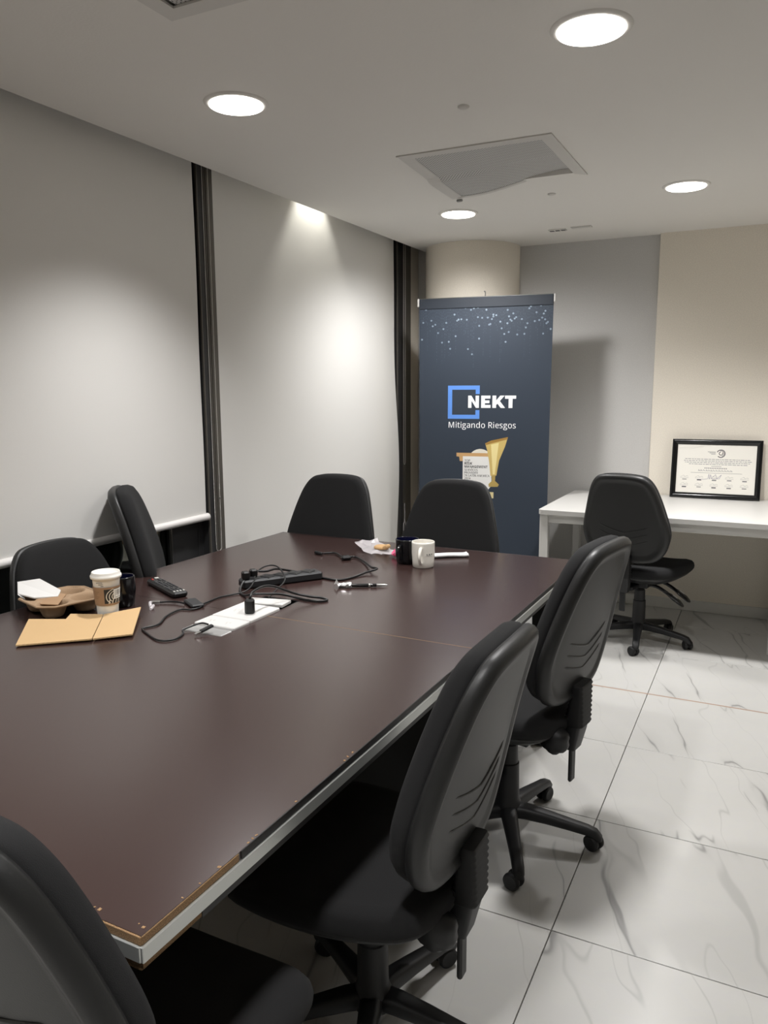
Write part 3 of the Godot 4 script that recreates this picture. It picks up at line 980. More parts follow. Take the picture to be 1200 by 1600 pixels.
# ------------------------------------------------------------------ white desk and the framed certificate
func desk() -> void:
	var t := thing("white_desk", "long white desk on square legs along the back wall", "desk", Vector3(-1.155, 0, -4.28))
	var L := 2.6
	var D := 0.94
	var out := []
	var rr := 0.03
	for c in [[L - rr, -rr, 0.0, 0.0], [L - rr, -D + rr, 0.0, 1.0], [rr, -D + rr, 0.0, 2.0], [rr, -rr, 0.0, 3.0]]:
		for k in 6:
			var a: float = -PI / 2 + (c[3] + k / 5.0) * PI / 2
			out.append(Vector3(c[0] + rr * cos(a), 0.75, c[1] - rr * sin(a)))
	var top := mb()
	var lo := []
	var ins := []
	for p in out:
		lo.append(p - Vector3(0, 0.026, 0))
		ins.append(p)
	face(top, out, Vector3.UP)
	face(top, lo, Vector3.DOWN)
	top.set_smooth_group(1)
	for i in out.size():
		var j := (i + 1) % out.size()
		face(top, [out[i], out[j], lo[j], lo[i]], (out[i] + out[j]) / 2 - Vector3(L / 2, 0.75, -D / 2))
	put("desktop", done(top), M.desk_white, t)
	put("front_rail", box(Vector3(L / 2, 0.699, -0.05), Vector3(L - 0.08, 0.05, 0.03), 0.003), M.desk_frame, t)
	put("back_rail", box(Vector3(L / 2, 0.699, -D + 0.05), Vector3(L - 0.08, 0.05, 0.03), 0.003), M.desk_frame, t)
	put("side_rail", box(Vector3(0.04, 0.699, -D / 2), Vector3(0.03, 0.05, D - 0.12), 0.003), M.desk_frame, t)
	put("side_rail", box(Vector3(L - 0.04, 0.699, -D / 2), Vector3(0.03, 0.05, D - 0.12), 0.003), M.desk_frame, t)
	for p in [[0.032, -0.04], [0.032, -D + 0.05], [1.245, -0.24], [1.245, -D + 0.05], [L - 0.04, -0.04], [L - 0.04, -D + 0.05]]:
		put("leg", box(Vector3(p[0], 0.362, p[1]), Vector3(0.048, 0.724, 0.048), 0.004), M.desk_frame, t)
	# framed certificate leaning on the wall
	var c := thing("certificate_frame", "framed white certificate with a thick glossy black frame leaning on the wall", "picture frame", Vector3(-0.283, 0.751, -5.155), 0.0)
	c.rotation = Vector3(deg_to_rad(-7.5), deg_to_rad(2.0), 0)
	var W := 0.515
	var H := 0.365
	var fw := 0.032
	for s in 4:
		var n: Vector2 = [Vector2(0, -1), Vector2(1, 0), Vector2(0, 1), Vector2(-1, 0)][s]
		var tn := Vector2(-n.y, n.x)
		var hl := (W if s % 2 == 0 else H) / 2
		var off := (H if s % 2 == 0 else W) / 2
		var st := mb()
		var prof := [[0.0, 0.0], [0.0, 0.016], [0.006, 0.022], [0.014, 0.023], [0.024, 0.018], [fw, 0.010], [fw, 0.0]]
		for k in prof.size():
			var a: Array = prof[k]
			var b: Array = prof[(k + 1) % prof.size()]
			var q := func(d: Array, e: float) -> Vector3:
				var v: Vector2 = n * (off - d[0]) + tn * e * (hl - d[0])
				return Vector3(v.x, v.y + H / 2, d[1])
			var p := [q.call(a, -1.0), q.call(a, 1.0), q.call(b, 1.0), q.call(b, -1.0)]
			var mid: Vector3 = (p[0] + p[1] + p[2] + p[3]) / 4
			st.set_smooth_group(0 if k > 0 and k < 5 else k + 2)
			face(st, p, mid - Vector3(n.x * (off - fw / 2), n.y * (off - fw / 2) + H / 2, 0.008))
		put("frame_side", done(st), M.frame_black, c)
	put("backing", box(Vector3(0, H / 2, 0.003), Vector3(W - 0.03, H - 0.03, 0.005), 0.001), M.frame_black, c)
	var im := Image.create(900, 610, false, Image.FORMAT_RGB8)
	im.fill(Color(0.93, 0.92, 0.89))
	var g := Color(0.42, 0.42, 0.45)
	stroke(im, arc(Vector2(500, 110), 46, -2.7, 2.3), 9, Color(0.25, 0.24, 0.27))
	stroke(im, arc(Vector2(500, 110), 34, -1.9, 1.2), 8, Color(0.5, 0.48, 0.5))
	stroke(im, arc(Vector2(500, 108), 20, -0.6, 4.4), 8, Color(0.25, 0.24, 0.27))
	for k in 3:
		im.fill_rect(Rect2i(350 + 20 * k, 88 + 14 * k, 90 - 20 * k, 5), g)
	stroke(im, [Vector2(20, 50), Vector2(160, 40), Vector2(380, 10)], 3, Color(0.80, 0.79, 0.76))
	stroke(im, [Vector2(20, 62), Vector2(140, 60), Vector2(300, 30)], 3, Color(0.82, 0.81, 0.78))
	var r := RandomNumberGenerator.new()
	r.seed = 3
	for row in 4:
		var x := 95.0 - 12 * (row % 2) + (60.0 if row == 3 else 0.0)
		while x < 830 - (70 if row == 3 else 0):
			var w := r.randf_range(12, 46)
			im.fill_rect(Rect2i(int(x), 180 + 21 * row, int(w), 7), Color(0.55, 0.55, 0.57))
			x += w + 7
	im.fill_rect(Rect2i(400, 268, 115, 6), Color(0.6, 0.6, 0.6))
	for k in 13:
		im.fill_rect(Rect2i(325 + 20 * k, 288, 11, 12), g)
	var xx := 255.0
	while xx < 640:
		var w := r.randf_range(16, 34)
		stroke(im, [Vector2(xx, 334), Vector2(xx + w * 0.3, 312), Vector2(xx + w * 0.5, 332), Vector2(xx + w * 0.8, 320), Vector2(xx + w, 334)], 2.5, Color(0.45, 0.45, 0.48))
		xx += w + 6
	im.fill_rect(Rect2i(170, 352, 580, 3), g)
	for k in 10:
		var cx := 100 + 170 * (k % 5)
		var cy := 418 + 92 * (k / 5)
		stroke(im, [Vector2(cx - 46, cy - 8), Vector2(cx - 10, cy - 26), Vector2(cx + 4, cy - 10), Vector2(cx + 30, cy - 20), Vector2(cx + 44, cy - 12)], 2.2, Color(0.5, 0.5, 0.52))
		im.fill_rect(Rect2i(cx - 48, cy + 2, 96, 3), Color(0.62, 0.62, 0.62))
		im.fill_rect(Rect2i(cx - 24, cy + 18, 50, 14 if k % 3 else 9), Color(0.35, 0.35, 0.37) if k % 2 else Color(0.5, 0.5, 0.5))
	stroke(im, [Vector2(300, 440), Vector2(370, 425), Vector2(380, 368), Vector2(386, 430), Vector2(400, 372), Vector2(410, 424), Vector2(455, 370), Vector2(470, 424), Vector2(520, 372), Vector2(500, 420), Vector2(420, 428)], 3, Color(0.38, 0.36, 0.5))
	var paper := tex_mat("certificate_print", im, 0.25)
	var a := W / 2 - fw + 0.002
	put("certificate", sheet([Vector3(-a, fw - 0.002, 0.0072), Vector3(a, fw - 0.002, 0.0072), Vector3(a, H - fw + 0.002, 0.0072), Vector3(-a, H - fw + 0.002, 0.0072)], Vector3.BACK), paper, c)

# ------------------------------------------------------------------ banner stand
func banner() -> void:
	var W := 0.853
	var px := 840
	var py := 1960
	var k := px / W
	var im := Image.create(px, py, false, Image.FORMAT_RGB8)
	var navy := Color(0.165, 0.205, 0.255)
	im.fill(navy)
	var r := RandomNumberGenerator.new()
	r.seed = 77
	# falling rows of dots and dashes at the top
	for c in 95:
		var x := 8 + int(c * 8.8)
		var y := 20.0 + r.randf() * 30
		var stop := 120.0 + r.randf() * 120 + (190.0 if r.randf() < 0.13 else 0.0)
		while y < stop:
			var kk := r.randf_range(0.03, 0.09)
			im.fill_rect(Rect2i(x, int(y), 3, r.randi_range(3, 12)), Color(navy.r + kk, navy.g + kk, navy.b + kk))
			y += r.randf_range(12, 26)
		if r.randf() < 0.55:
			fill_poly(im, arc(Vector2(x + 1, minf(stop, 40 + r.randf() * 330)), 6.0, 0, TAU, 12), Color(0.44, 0.50, 0.55))
		if r.randf() < 0.25:
			fill_poly(im, arc(Vector2(x + 1, 30 + r.randf() * 250), 6.0, 0, TAU, 12), Color(0.50, 0.56, 0.61))
	for q in 22:
		fill_poly(im, arc(Vector2(r.randf() * px, 1650 + r.randf() * 300), 5.0, 0, TAU, 10), Color(0.30, 0.38, 0.42))
	# letterhead: an open square and four heavy letters
	var blue := Color(0.36, 0.56, 0.87)
	var s := Vector2(186, 572)
	for e in [[s.x, s.y, 28, 212], [s.x, s.y, 206, 26], [s.x, s.y + 186, 206, 26], [s.x + 180, s.y, 26, 54], [s.x + 180, s.y + 156, 26, 56]]:
		im.fill_rect(Rect2i(int(e[0]), int(e[1]), int(e[2]), int(e[3])), blue)
	var wh := Color(0.97, 0.97, 0.97)
	var lx := 318.0
	var ly := 636.0
	var lh := 78.0
	var poly := func(lx: float, p: Array) -> void:
		var q := []
		for v in p:
			q.append(Vector2(lx + v[0] * 0.95, ly + v[1] * lh))
		fill_poly(im, q, wh)
	poly.call(lx, [[0, 0], [22, 0], [51, 0.58], [51, 0], [74, 0], [74, 1], [53, 1], [23, 0.42], [23, 1], [0, 1]])
	lx += 84
	poly.call(lx, [[0, 0], [62, 0], [62, 0.24], [25, 0.24], [25, 0.38], [56, 0.38], [56, 0.61], [25, 0.61], [25, 0.76], [64, 0.76], [64, 1], [0, 1]])
	lx += 72
	poly.call(lx, [[0, 0], [25, 0], [25, 0.40], [52, 0], [82, 0], [50, 0.44], [86, 1], [56, 1], [34, 0.65], [25, 0.77], [25, 1], [0, 1]])
	lx += 80
	poly.call(lx, [[0, 0], [74, 0], [74, 0.26], [50, 0.26], [50, 1], [24, 1], [24, 0.26], [0, 0.26]])
	print_text(im, "Mitigando Riesgos", 192, 842, 434, 38, wh, 400)
	# the printed award: white plaque with words, golden cup beside it
	var gold := Color(0.80, 0.70, 0.42)
	fill_poly(im, arc(Vector2(402, 1055), 78, PI, TAU, 24), Color(0.88, 0.86, 0.80))
	fill_poly(im, [Vector2(246, 1004), Vector2(470, 1004), Vector2(470, 1030), Vector2(300, 1030), Vector2(290, 1058), Vector2(268, 1058), Vector2(264, 1030), Vector2(246, 1028)], Color(0.78, 0.62, 0.42))
	var pl := [Vector2(288, 1026), Vector2(470, 1026), Vector2(478, 1200)]
	pl.append_array(arc(Vector2(404, 1185), 76, 0.1, PI - 0.5, 18))
	pl.append(Vector2(288, 1180))
	fill_poly(im, pl, Color(0.90, 0.895, 0.885))
	var black := Color(0.10, 0.10, 0.11)
	var y := 1062.0
	for e in [["TOP", 36, 15, 400], ["RISK", 50, 16, 700], ["MANAGEMENT", 150, 16, 700], ["SERVICES", 86, 14, 400], ["PROVIDER", 88, 14, 400], ["IN LATIN AMERICA", 164, 14, 400], ["2024", 40, 14, 400]]:
		print_text(im, e[0], 300, y, e[1], e[2], black, e[3])
		y += 20.5 if e[3] == 700 else 18.5
	fill_poly(im, [Vector2(432, 940), Vector2(470, 922), Vector2(578, 898), Vector2(560, 960), Vector2(524, 1050), Vector2(508, 1148), Vector2(470, 1150), Vector2(460, 1060), Vector2(446, 985)], gold)
	fill_poly(im, [Vector2(432, 940), Vector2(470, 922), Vector2(578, 898), Vector2(572, 914), Vector2(474, 940), Vector2(438, 952)], Color(0.62, 0.48, 0.22))
	fill_poly(im, [Vector2(470, 948), Vector2(520, 936), Vector2(498, 1140), Vector2(484, 1140)], Color(0.91, 0.85, 0.60))
	fill_poly(im, [Vector2(478, 1150), Vector2(502, 1150), Vector2(500, 1182), Vector2(526, 1205), Vector2(518, 1220), Vector2(460, 1222), Vector2(458, 1204), Vector2(480, 1182)], Color(0.70, 0.60, 0.34))
	fill_poly(im, [Vector2(370, 1256), Vector2(492, 1256), Vector2(492, 1296), Vector2(370, 1296)], Color(0.86, 0.80, 0.60))
	print_text(im, "CYBER", 398, 1287, 66, 18, black, 700)
	print_text(im, "Awarded by", 340, 1336, 100, 13, wh, 700)
	var part := im.get_region(Rect2i(150, 550, 500, 800))
	im.fill_rect(Rect2i(150, 550, 500, 800), navy)
	im.blit_rect(part, Rect2i(0, 0, 500, 800), Vector2i(154, 526))
	var pm := tex_mat("banner_print", im, 0.62)
	var t := thing("rollup_banner", "tall dark blue roll-up banner with white lettering in front of the round column", "banner", Vector3(-1.653, 0.0, -4.74), deg_to_rad(8.1))
	var y0 := 0.04
	var y1 := 2.002
	# a slightly waving sheet with thickness
	var st := mb()
	st.set_smooth_group(0)
	var cols := 12
	var rows := 20
	var P := func(i: int, j: int, back: float) -> Vector3:
		var u := i / float(cols)
		var v := j / float(rows)
		return Vector3((u - 0.5) * W * (1.0 - 0.012 * sin(v * PI)), lerpf(y0, y1, v), 0.006 * sin(u * 5.0 + v * 2.0) * sin(v * PI) - back)
	for i in cols:
		for j in rows:
			var uv := []
			var p := []
			for d in [[0, 0], [1, 0], [1, 1], [0, 1]]:
				p.append(P.call(i + d[0], j + d[1], 0.0))
				uv.append(Vector2((i + d[0]) / float(cols), 1.0 - (j + d[1]) / float(rows)))
			face(st, p, Vector3.BACK, uv)
	put("printed_sheet", done(st), pm, t)
	st = mb()
	st.set_smooth_group(0)
	for i in cols:
		for j in rows:
			face(st, [P.call(i, j, 0.0008), P.call(i + 1, j, 0.0008), P.call(i + 1, j + 1, 0.0008), P.call(i, j + 1, 0.0008)], Vector3.FORWARD)
	put("sheet_back", done(st), mat("banner_back", Color(0.62, 0.63, 0.64), 0.8), t)
	put("top_pocket", box(Vector3(0, y1 - 0.032, 0.0), Vector3(W - 0.002, 0.066, 0.010), 0.004), mat("banner_hem", Color(0.125, 0.155, 0.195), 0.6), t)
	var rail := put("top_rail", box(Vector3(0, y1 + 0.001, 0.0), Vector3(W + 0.004, 0.006, 0.008), 0.002), M.steel, t)
	for q in [-1, 1]:
		put("end_cap", box(Vector3(q * (W / 2 + 0.006), y1 - 0.022, 0.0), Vector3(0.012, 0.05, 0.014), 0.003), M.desk_white, rail)
	put("hook", cable([Vector3(0, y1, -0.01), Vector3(0.002, y1 + 0.022, -0.008), Vector3(0.0, y1 + 0.034, 0.0), Vector3(-0.004, y1 + 0.03, 0.004)], 0.003), M.steel, t)
	put("pole", lathed([[0.0, 0.03], [0.008, 0.03], [0.008, y1], [0.0, y1]], 12, Transform3D(Basis.IDENTITY, Vector3(0, 0, -0.03))), M.steel, t)
	put("base_cassette", box(Vector3(0, 0.03, 0.0), Vector3(W + 0.03, 0.06, 0.09), 0.012), M.steel, t)
	for q in [-1, 1]:
		put("foot", box(Vector3(q * 0.28, 0.006, 0.05), Vector3(0.03, 0.012, 0.28), 0.004), M.gloss_black, t)

# ------------------------------------------------------------------ chairs
func chairs() -> void:
	chair("black office chair cut off by the photo's bottom left corner, under the chipped table corner", -0.88, -0.81, 180.0, 48.0, -0.045)
	chair("black office chair nearest the camera on the table's right side", -0.715, -1.365, -91.0, 20.0, -0.015)
	chair("black office chair second from the camera on the table's right side", -0.68, -2.25, -100.0, 24.0, 0.02)
	chair("black office chair pulled up to the white desk, seen from behind", -0.60, -4.46, 168.0, 6.0, 0.0, 0.05)
	chair("black office chair at the table's far end in front of the white blind", -1.88, -2.97, 0.0, 54.0, 0.03)
	chair("black office chair at the table's far end in front of the dark blue banner", -1.272, -3.0, 0.0, 0.0, 0.03)
	chair("black office chair on the window side turned away and raised higher, by the blind's end", -2.035, -2.40, 129.0, 45.0, 0.07)
	chair("black office chair on the window side behind the cup carrier", -1.925, -1.84, 90.0, 10.0, -0.075)

# ------------------------------------------------------------------ things on the table
func mug(t: Node3D, outer: Material, inner: Material, r: float, h: float, belly: float, handle: float) -> void:
	put("mug_body", lathed([[0.0, 0.0], [r * 0.86, 0.0], [r * 0.92, 0.003], [r * (0.95 + belly * 0.5), h * 0.25], [r * (1.0 + belly), h * 0.55], [r, h * 0.93], [r, h - 0.002], [r - 0.002, h], [r - 0.0035, h - 0.001]], 40), outer, t)
	put("mug_lining", lathed([[r - 0.0035, h - 0.001], [r - 0.0045, h - 0.006], [r * 0.94 - 0.004, 0.02], [r * 0.8, 0.008], [0.0, 0.007]], 40), inner, t)
	var st := mb()
	var p := []
	for k in 13:
		var a := PI * (k / 12.0) - PI / 2
		p.append(Vector3(0, h * 0.5 + sin(a) * h * 0.30, r * 0.93 + cos(a) * 0.030))
	tube(st, p, 0.0065, 10, 0, 0.8)
	var o := put("handle", done(st), outer, t)
	o.rotation.y = handle

func tabletop() -> void:
	var T := 0.7505
	# moulded cup carrier
	var tr := thing("cup_carrier", "brown moulded pulp cup carrier on the table's left side", "cup carrier", Vector3(-1.965, T, -1.655), deg_to_rad(-17.0))
	var N := 44
	var S := 0.105
	var H := func(x: float, z: float) -> float:
		var h := 0.045
		for c in [[-1, -1], [1, -1], [1, 1], [-1, 1]]:
			var d := Vector2(x - c[0] * 0.051, z - c[1] * 0.051).length()
			h = minf(h, lerpf(0.006, 0.045, smoothstep(0.026, 0.047, d)))
		var mid := Vector2(x, z).length()
		h = minf(h, 0.045)
		if mid < 0.022:
			h = maxf(h, 0.038)
		return h
	var at := func(i: int, k: int, low: float) -> Vector3:
		var x := lerpf(-S, S, i / float(N))
		var z := lerpf(-S, S, k / float(N))
		# round the outline at the corners
		var c: float = maxf(absf(x) + absf(z) - 0.172, 0.0) / 2.0
		x -= signf(x) * c
		z -= signf(z) * c
		return Vector3(x, H.call(x, z) - low, z)
	var st := mb()
	for layer in 2:
		st.set_smooth_group(layer)
		for i in N:
			for k in N:
				face(st, [at.call(i, k, layer * 0.003), at.call(i + 1, k, layer * 0.003), at.call(i + 1, k + 1, layer * 0.003), at.call(i, k + 1, layer * 0.003)], Vector3.UP if layer == 0 else Vector3.DOWN)
	put("tray", done(st), M.pulp, tr)
	st = mb()
	var rim := []
	for i in N + 1: rim.append(at.call(i, 0, 0.001))
	for k in N: rim.append(at.call(N, k + 1, 0.001))
	for i in N: rim.append(at.call(N - 1 - i, N, 0.001))
	for k in N: rim.append(at.call(0, N - 1 - k, 0.001))
	tube(st, rim, 0.0038, 8)
	put("rolled_rim", done(st), M.pulp, tr)
	# folded napkin and a brown flap lying in the carrier
	var nk := thing("napkin", "folded white paper napkin lying on the cup carrier", "napkin", Vector3(-2.06, T + 0.048, -1.65))
	st = mb()
	var np := [Vector3(-0.10, 0.024, 0.0), Vector3(-0.05, 0.030, -0.045), Vector3(0.075, 0.012, -0.02), Vector3(0.098, 0.002, 0.012), Vector3(0.05, 0.004, 0.06), Vector3(-0.02, 0.010, 0.062)]
	face(st, np, Vector3.UP)
	var dn := []
	for p in np:
		dn.append(p - Vector3(0, 0.004, 0))
	face(st, dn, Vector3.DOWN)
	for i in 6:
		face(st, [np[i], np[(i + 1) % 6], dn[(i + 1) % 6], dn[i]], np[i] + Vector3(0, -0.02, 0))
	put("folded_sheet", done(st), M.napkin, nk)
	st = mb()
	face(st, [Vector3(-0.085, 0.020, 0.012), Vector3(-0.012, 0.008, 0.070), Vector3(0.012, -0.006, 0.064), Vector3(-0.062, 0.003, 0.028)], Vector3(0, 0.3, 1))
	face(st, [Vector3(-0.085, 0.018, 0.010), Vector3(-0.012, 0.006, 0.068), Vector3(0.012, -0.008, 0.062), Vector3(-0.062, 0.001, 0.026)], Vector3(0, -0.3, -1))
	put("under_fold", done(st), M.napkin, nk)
	var fl := put("kraft_flap", prism([Vector3(-1.99, T + 0.042, -1.565), Vector3(-1.925, T + 0.036, -1.605), Vector3(-1.955, T + 0.052, -1.665), Vector3(-2.03, T + 0.054, -1.64)], 0.002), M.kraft)
	tag(fl, "small brown paper flap under the napkin on the cup carrier", "paper")
	# takeaway cup
	var cu := thing("coffee_cup", "white takeaway coffee cup with a brown sleeve and white lid", "cup", Vector3(-1.79, T, -1.675))
	put("cup_body", lathed([[0.0, 0.004], [0.0275, 0.004], [0.0275, 0.0], [0.030, 0.0], [0.030, 0.0], [0.0405, 0.122], [0.042, 0.124], [0.0405, 0.126], [0.0, 0.126]], 40), M.cup_paper, cu)
	var im := Image.create(512, 160, false, Image.FORMAT_RGB8)
	im.fill(Color(0.60, 0.485, 0.37))
	im.fill_rect(Rect2i(262, 18, 130, 124), Color(0.17, 0.16, 0.14))
	for k in 3:
		stroke(im, arc(Vector2(345, 84), 34 + 18 * k, PI * 0.72, PI * 1.38, 16), 6, Color(0.86, 0.83, 0.76))
	for k in 4:
		stroke(im, [Vector2(290 + 24 * k, 142), Vector2(296 + 24 * k, 112)], 7, Color(0.86, 0.83, 0.76))
	for k in 5:
		im.fill_rect(Rect2i(190, 38 + 14 * k, 40 - (k % 3) * 9, 4), Color(0.48, 0.37, 0.26))
	im.fill_rect(Rect2i(322, 22, 80, 86), Color(0.92, 0.92, 0.90))
	for k in 7:
		im.fill_rect(Rect2i(332 + 9 * k, 32, 2 + (k * 5) % 4, 54 - (k % 3) * 8), Color(0.16, 0.16, 0.16))
	im.fill_rect(Rect2i(332, 94, 60, 4), Color(0.3, 0.3, 0.3))
	st = mb()
	st.set_smooth_group(0)
	for i in 40:
		var p := []
		var uv := []
		for d in [[0, 0], [1, 0], [1, 1], [0, 1]]:
			var a: float = TAU * (i + d[0]) / 40.0
			var rr: float = lerpf(0.0355, 0.0405, d[1])
			p.append(Vector3(rr * sin(a), lerpf(0.040, 0.098, d[1]), rr * cos(a)))
			uv.append(Vector2((i + d[0]) / 40.0, 1.0 - d[1]))
		face(st, p, Vector3(p[0].x + p[1].x, 0, p[0].z + p[1].z), uv)
	var sl := put("sleeve", done(st), tex_mat("sleeve_print", im, 0.85), cu)
	sl.rotation.y = deg_to_rad(-180.0 + 30.0)
	put("lid", lathed([[0.0425, 0.121], [0.0455, 0.122], [0.0462, 0.127], [0.0455, 0.131], [0.0425, 0.132], [0.0425, 0.138], [0.041, 0.1405], [0.041, 0.1405], [0.0385, 0.1405], [0.0375, 0.137], [0.0355, 0.135], [0.0, 0.134]], 40), M.cup_lid, cu)
	st = mb()
	for k in 3:
		cbox(st, Vector3(-0.012 + 0.004 * k, 0.113 - 0.0055 * k, 0.0402 - 0.0003 * k), Vector3(0.018 - 0.005 * k, 0.0013, 0.0006), 0.0002)
	var pr := put("printed_lines", done(st), M.remote_key, cu)
	pr.rotation.y = deg_to_rad(34.0)
	# dark mug behind it
	var m0 := thing("dark_mug", "black mug with a navy lining right behind the takeaway cup", "mug", Vector3(-1.832, T, -1.782))
	mug(m0, M.mug_black, M.mug_navy, 0.038, 0.098, 0.06, deg_to_rad(200.0))
	# cardboard
	var cb := thing("cardboard_piece", "flat piece of tan corrugated cardboard folded across the middle", "cardboard", Vector3(0, T, 0))
	put("left_panel", prism([Vector3(-1.789, 0.007, -1.345), Vector3(-1.640, 0.009, -1.470), Vector3(-1.770, 0.017, -1.637), Vector3(-1.858, 0.019, -1.592), Vector3(-1.830, 0.018, -1.550), Vector3(-1.925, 0.020, -1.498)], 0.004), M.cardboard, cb)
	put("right_panel", prism([Vector3(-1.638, 0.009, -1.472), Vector3(-1.566, 0.010, -1.549), Vector3(-1.716, 0.020, -1.738), Vector3(-1.768, 0.017, -1.639)], 0.004), M.cardboard, cb)
	st = mb()
	cbox(st, Vector3(-1.80, 0.003, -1.54), Vector3(0.08, 0.006, 0.05), 0.002, Basis(Vector3.UP, 0.7))
	cbox(st, Vector3(-1.64, 0.003, -1.53), Vector3(0.05, 0.006, 0.04), 0.002, Basis(Vector3.UP, 0.7))
	put("under_flap", done(st), M.cardboard, cb)
	# remote control
	var rm := thing("remote_control", "black television remote control beside the black mug", "remote control", Vector3(-1.835, T, -1.985), deg_to_rad(-26.0))
	put("case", box(Vector3(0, 0.010, 0), Vector3(0.245, 0.020, 0.052), 0.006), M.remote_black, rm)
	st = mb()
	for i in 13:
		for k in 4:
			if (i == 0 and k != 1) or (i + k) % 7 == 3:
				continue
			cbox(st, Vector3(-0.088 + i * 0.0155, 0.021, -0.0165 + k * 0.011), Vector3(0.009, 0.003, 0.006), 0.001)
	var keys := put("keys", done(st), M.remote_key, rm)
	keys.set_meta("kind", "stuff")
	put("red_key", box(Vector3(-0.098, 0.021, 0.012), Vector3(0.012, 0.004, 0.007), 0.001), M.remote_red, rm)
	for k in 4:
		put("pale_key", box(Vector3(0.108, 0.021, -0.0165 + k * 0.011), Vector3(0.009, 0.003, 0.007), 0.001), M.remote_light, rm)
	put("pale_key", box(Vector3(-0.112, 0.021, -0.008), Vector3(0.012, 0.003, 0.014), 0.001), M.remote_light, rm)
	cables(T)
	# pen in a torn wrapper
	var pn := thing("pen", "black and silver pen half out of a silver foil wrapper", "pen", Vector3(-1.225, T, -2.325), deg_to_rad(28.0))
	var lie := Transform3D(Basis(Vector3.BACK, -PI / 2), Vector3(-0.07, 0.0062, 0))
	put("barrel", lathed([[0.0, 0.0], [0.003, 0.0], [0.0058, 0.012], [0.0062, 0.05], [0.0062, 0.075], [0.0058, 0.10], [0.0, 0.10]], 16, lie), M.gloss_black, pn)
	put("metal_ring", lathed([[0.0066, 0.072], [0.0068, 0.073], [0.0068, 0.078], [0.0066, 0.079]], 16, lie), M.steel, pn)
	put("metal_tip", lathed([[0.0055, 0.10], [0.0050, 0.115], [0.0026, 0.135], [0.001, 0.141], [0.0, 0.142]], 16, lie), M.steel, pn)
	st = mb()
	var rr := RandomNumberGenerator.new()
	rr.seed = 4
	var g := []
	for i in 9:
		var row := PackedVector3Array()
		for k in 10:
			var a := TAU * k / 10.0
			var ra := (0.009 if i > 2 else 0.005 + 0.002 * i) * (1.0 + 0.45 * rr.randf_range(-1, 1))
			row.append(Vector3(-0.118 + 0.0075 * i, maxf(0.001, 0.009 + sin(a) * ra * 0.8 + (0.012 if i == 1 else 0.0)), cos(a) * ra * 1.5))
		g.append(row)
	st.set_smooth_group(-1)
	for i in 8:
		for k in 10:
			face(st, [g[i][k], g[i][(k + 1) % 10], g[i + 1][(k + 1) % 10], g[i + 1][k]], g[i][k] - Vector3(-0.09, 0.009, 0))
	put("foil_wrapper", done(st), M.foil, pn)
	# mugs at the far end
	var m1 := thing("navy_mug", "dark navy mug standing behind the white mug", "mug", Vector3(-1.262, T, -2.735))
	mug(m1, M.mug_black, M.mug_navy, 0.047, 0.098, 0.05, deg_to_rad(-8.0))
	var m2 := thing("white_mug", "white mug with small dark letters near the table's far end", "mug", Vector3(-1.178, T, -2.70))
	mug(m2, M.mug_white, M.mug_white, 0.045, 0.100, 0.0, deg_to_rad(12.0))
	var li := Image.create(96, 32, false, Image.FORMAT_RGB8)
	li.fill(Color(0.89, 0.875, 0.84))
	print_text(li, "LET", 6, 25, 84, 18, Color(0.15, 0.15, 0.16), 700)
	st = mb()
	st.set_smooth_group(0)
	for i in 8:
		var p := []
		var uv := []
		for d in [[0, 0], [1, 0], [1, 1], [0, 1]]:
			var a: float = lerpf(deg_to_rad(38.0), deg_to_rad(78.0), (i + d[0]) / 8.0)
			p.append(Vector3(0.0456 * sin(a), lerpf(0.050, 0.060, d[1]), 0.0456 * cos(a)))
			uv.append(Vector2((i + d[0]) / 8.0, 1.0 - d[1]))
		face(st, p, Vector3(p[0].x + p[1].x, 0, p[0].z + p[1].z), uv)
	put("lettering", done(st), tex_mat("mug_letters", li, 0.25), m2)
	# sweet wrapper, biscuit and pink twist
	var wr := thing("plastic_wrapper", "crumpled clear plastic wrapper left of the navy mug", "wrapper", Vector3(-1.44, T, -2.85), deg_to_rad(-38.0))
	st = mb()
	rr.seed = 12
	var gx := []
	for i in 13:
		var row := []
		for k in 7:
			var u := i / 12.0 - 0.5
			var v := k / 6.0 - 0.5
			row.append(Vector3(u * 0.30, 0.003 + 0.022 * absf(u * 2.0) ** 2 + rr.randf() * 0.011, v * (0.13 - 0.04 * absf(u)) + 0.006 * sin(i * 1.7)))
		gx.append(row)
	for i in 12:
		for k in 6:
			face(st, [gx[i][k], gx[i + 1][k], gx[i + 1][k + 1], gx[i][k + 1]], Vector3.UP)
	put("film", done(st), M.plastic_film, wr)
	var sn := thing("biscuit", "broken tan biscuit on the clear plastic wrapper", "biscuit", Vector3(-1.45, T + 0.012, -2.88), deg_to_rad(-20.0))
	put("piece", lathed([[0.0, 0.0], [0.030, 0.0], [0.034, 0.004], [0.033, 0.010], [0.027, 0.014], [0.0, 0.015]], 14), M.snack, sn)
	put("piece", box(Vector3(0.038, 0.014, 0.008), Vector3(0.034, 0.016, 0.026), 0.005, Basis(Vector3.BACK, 0.5)), M.snack, sn)
	var pk := put("pink_twist", cable([Vector3(-1.36, T + 0.008, -2.80), Vector3(-1.345, T + 0.03, -2.81), Vector3(-1.325, T + 0.046, -2.80), Vector3(-1.312, T + 0.034, -2.79), Vector3(-1.325, T + 0.018, -2.785), Vector3(-1.34, T + 0.012, -2.79)], 0.009), M.pink)
	tag(pk, "bright pink twist of wrapping beside the navy mug", "wrapper")
	var ro := thing("paper_straw_pack", "flattened white wrapper lying right of the white mug", "wrapper", Vector3(-1.155, T, -2.89), deg_to_rad(35.0))
	st = mb()
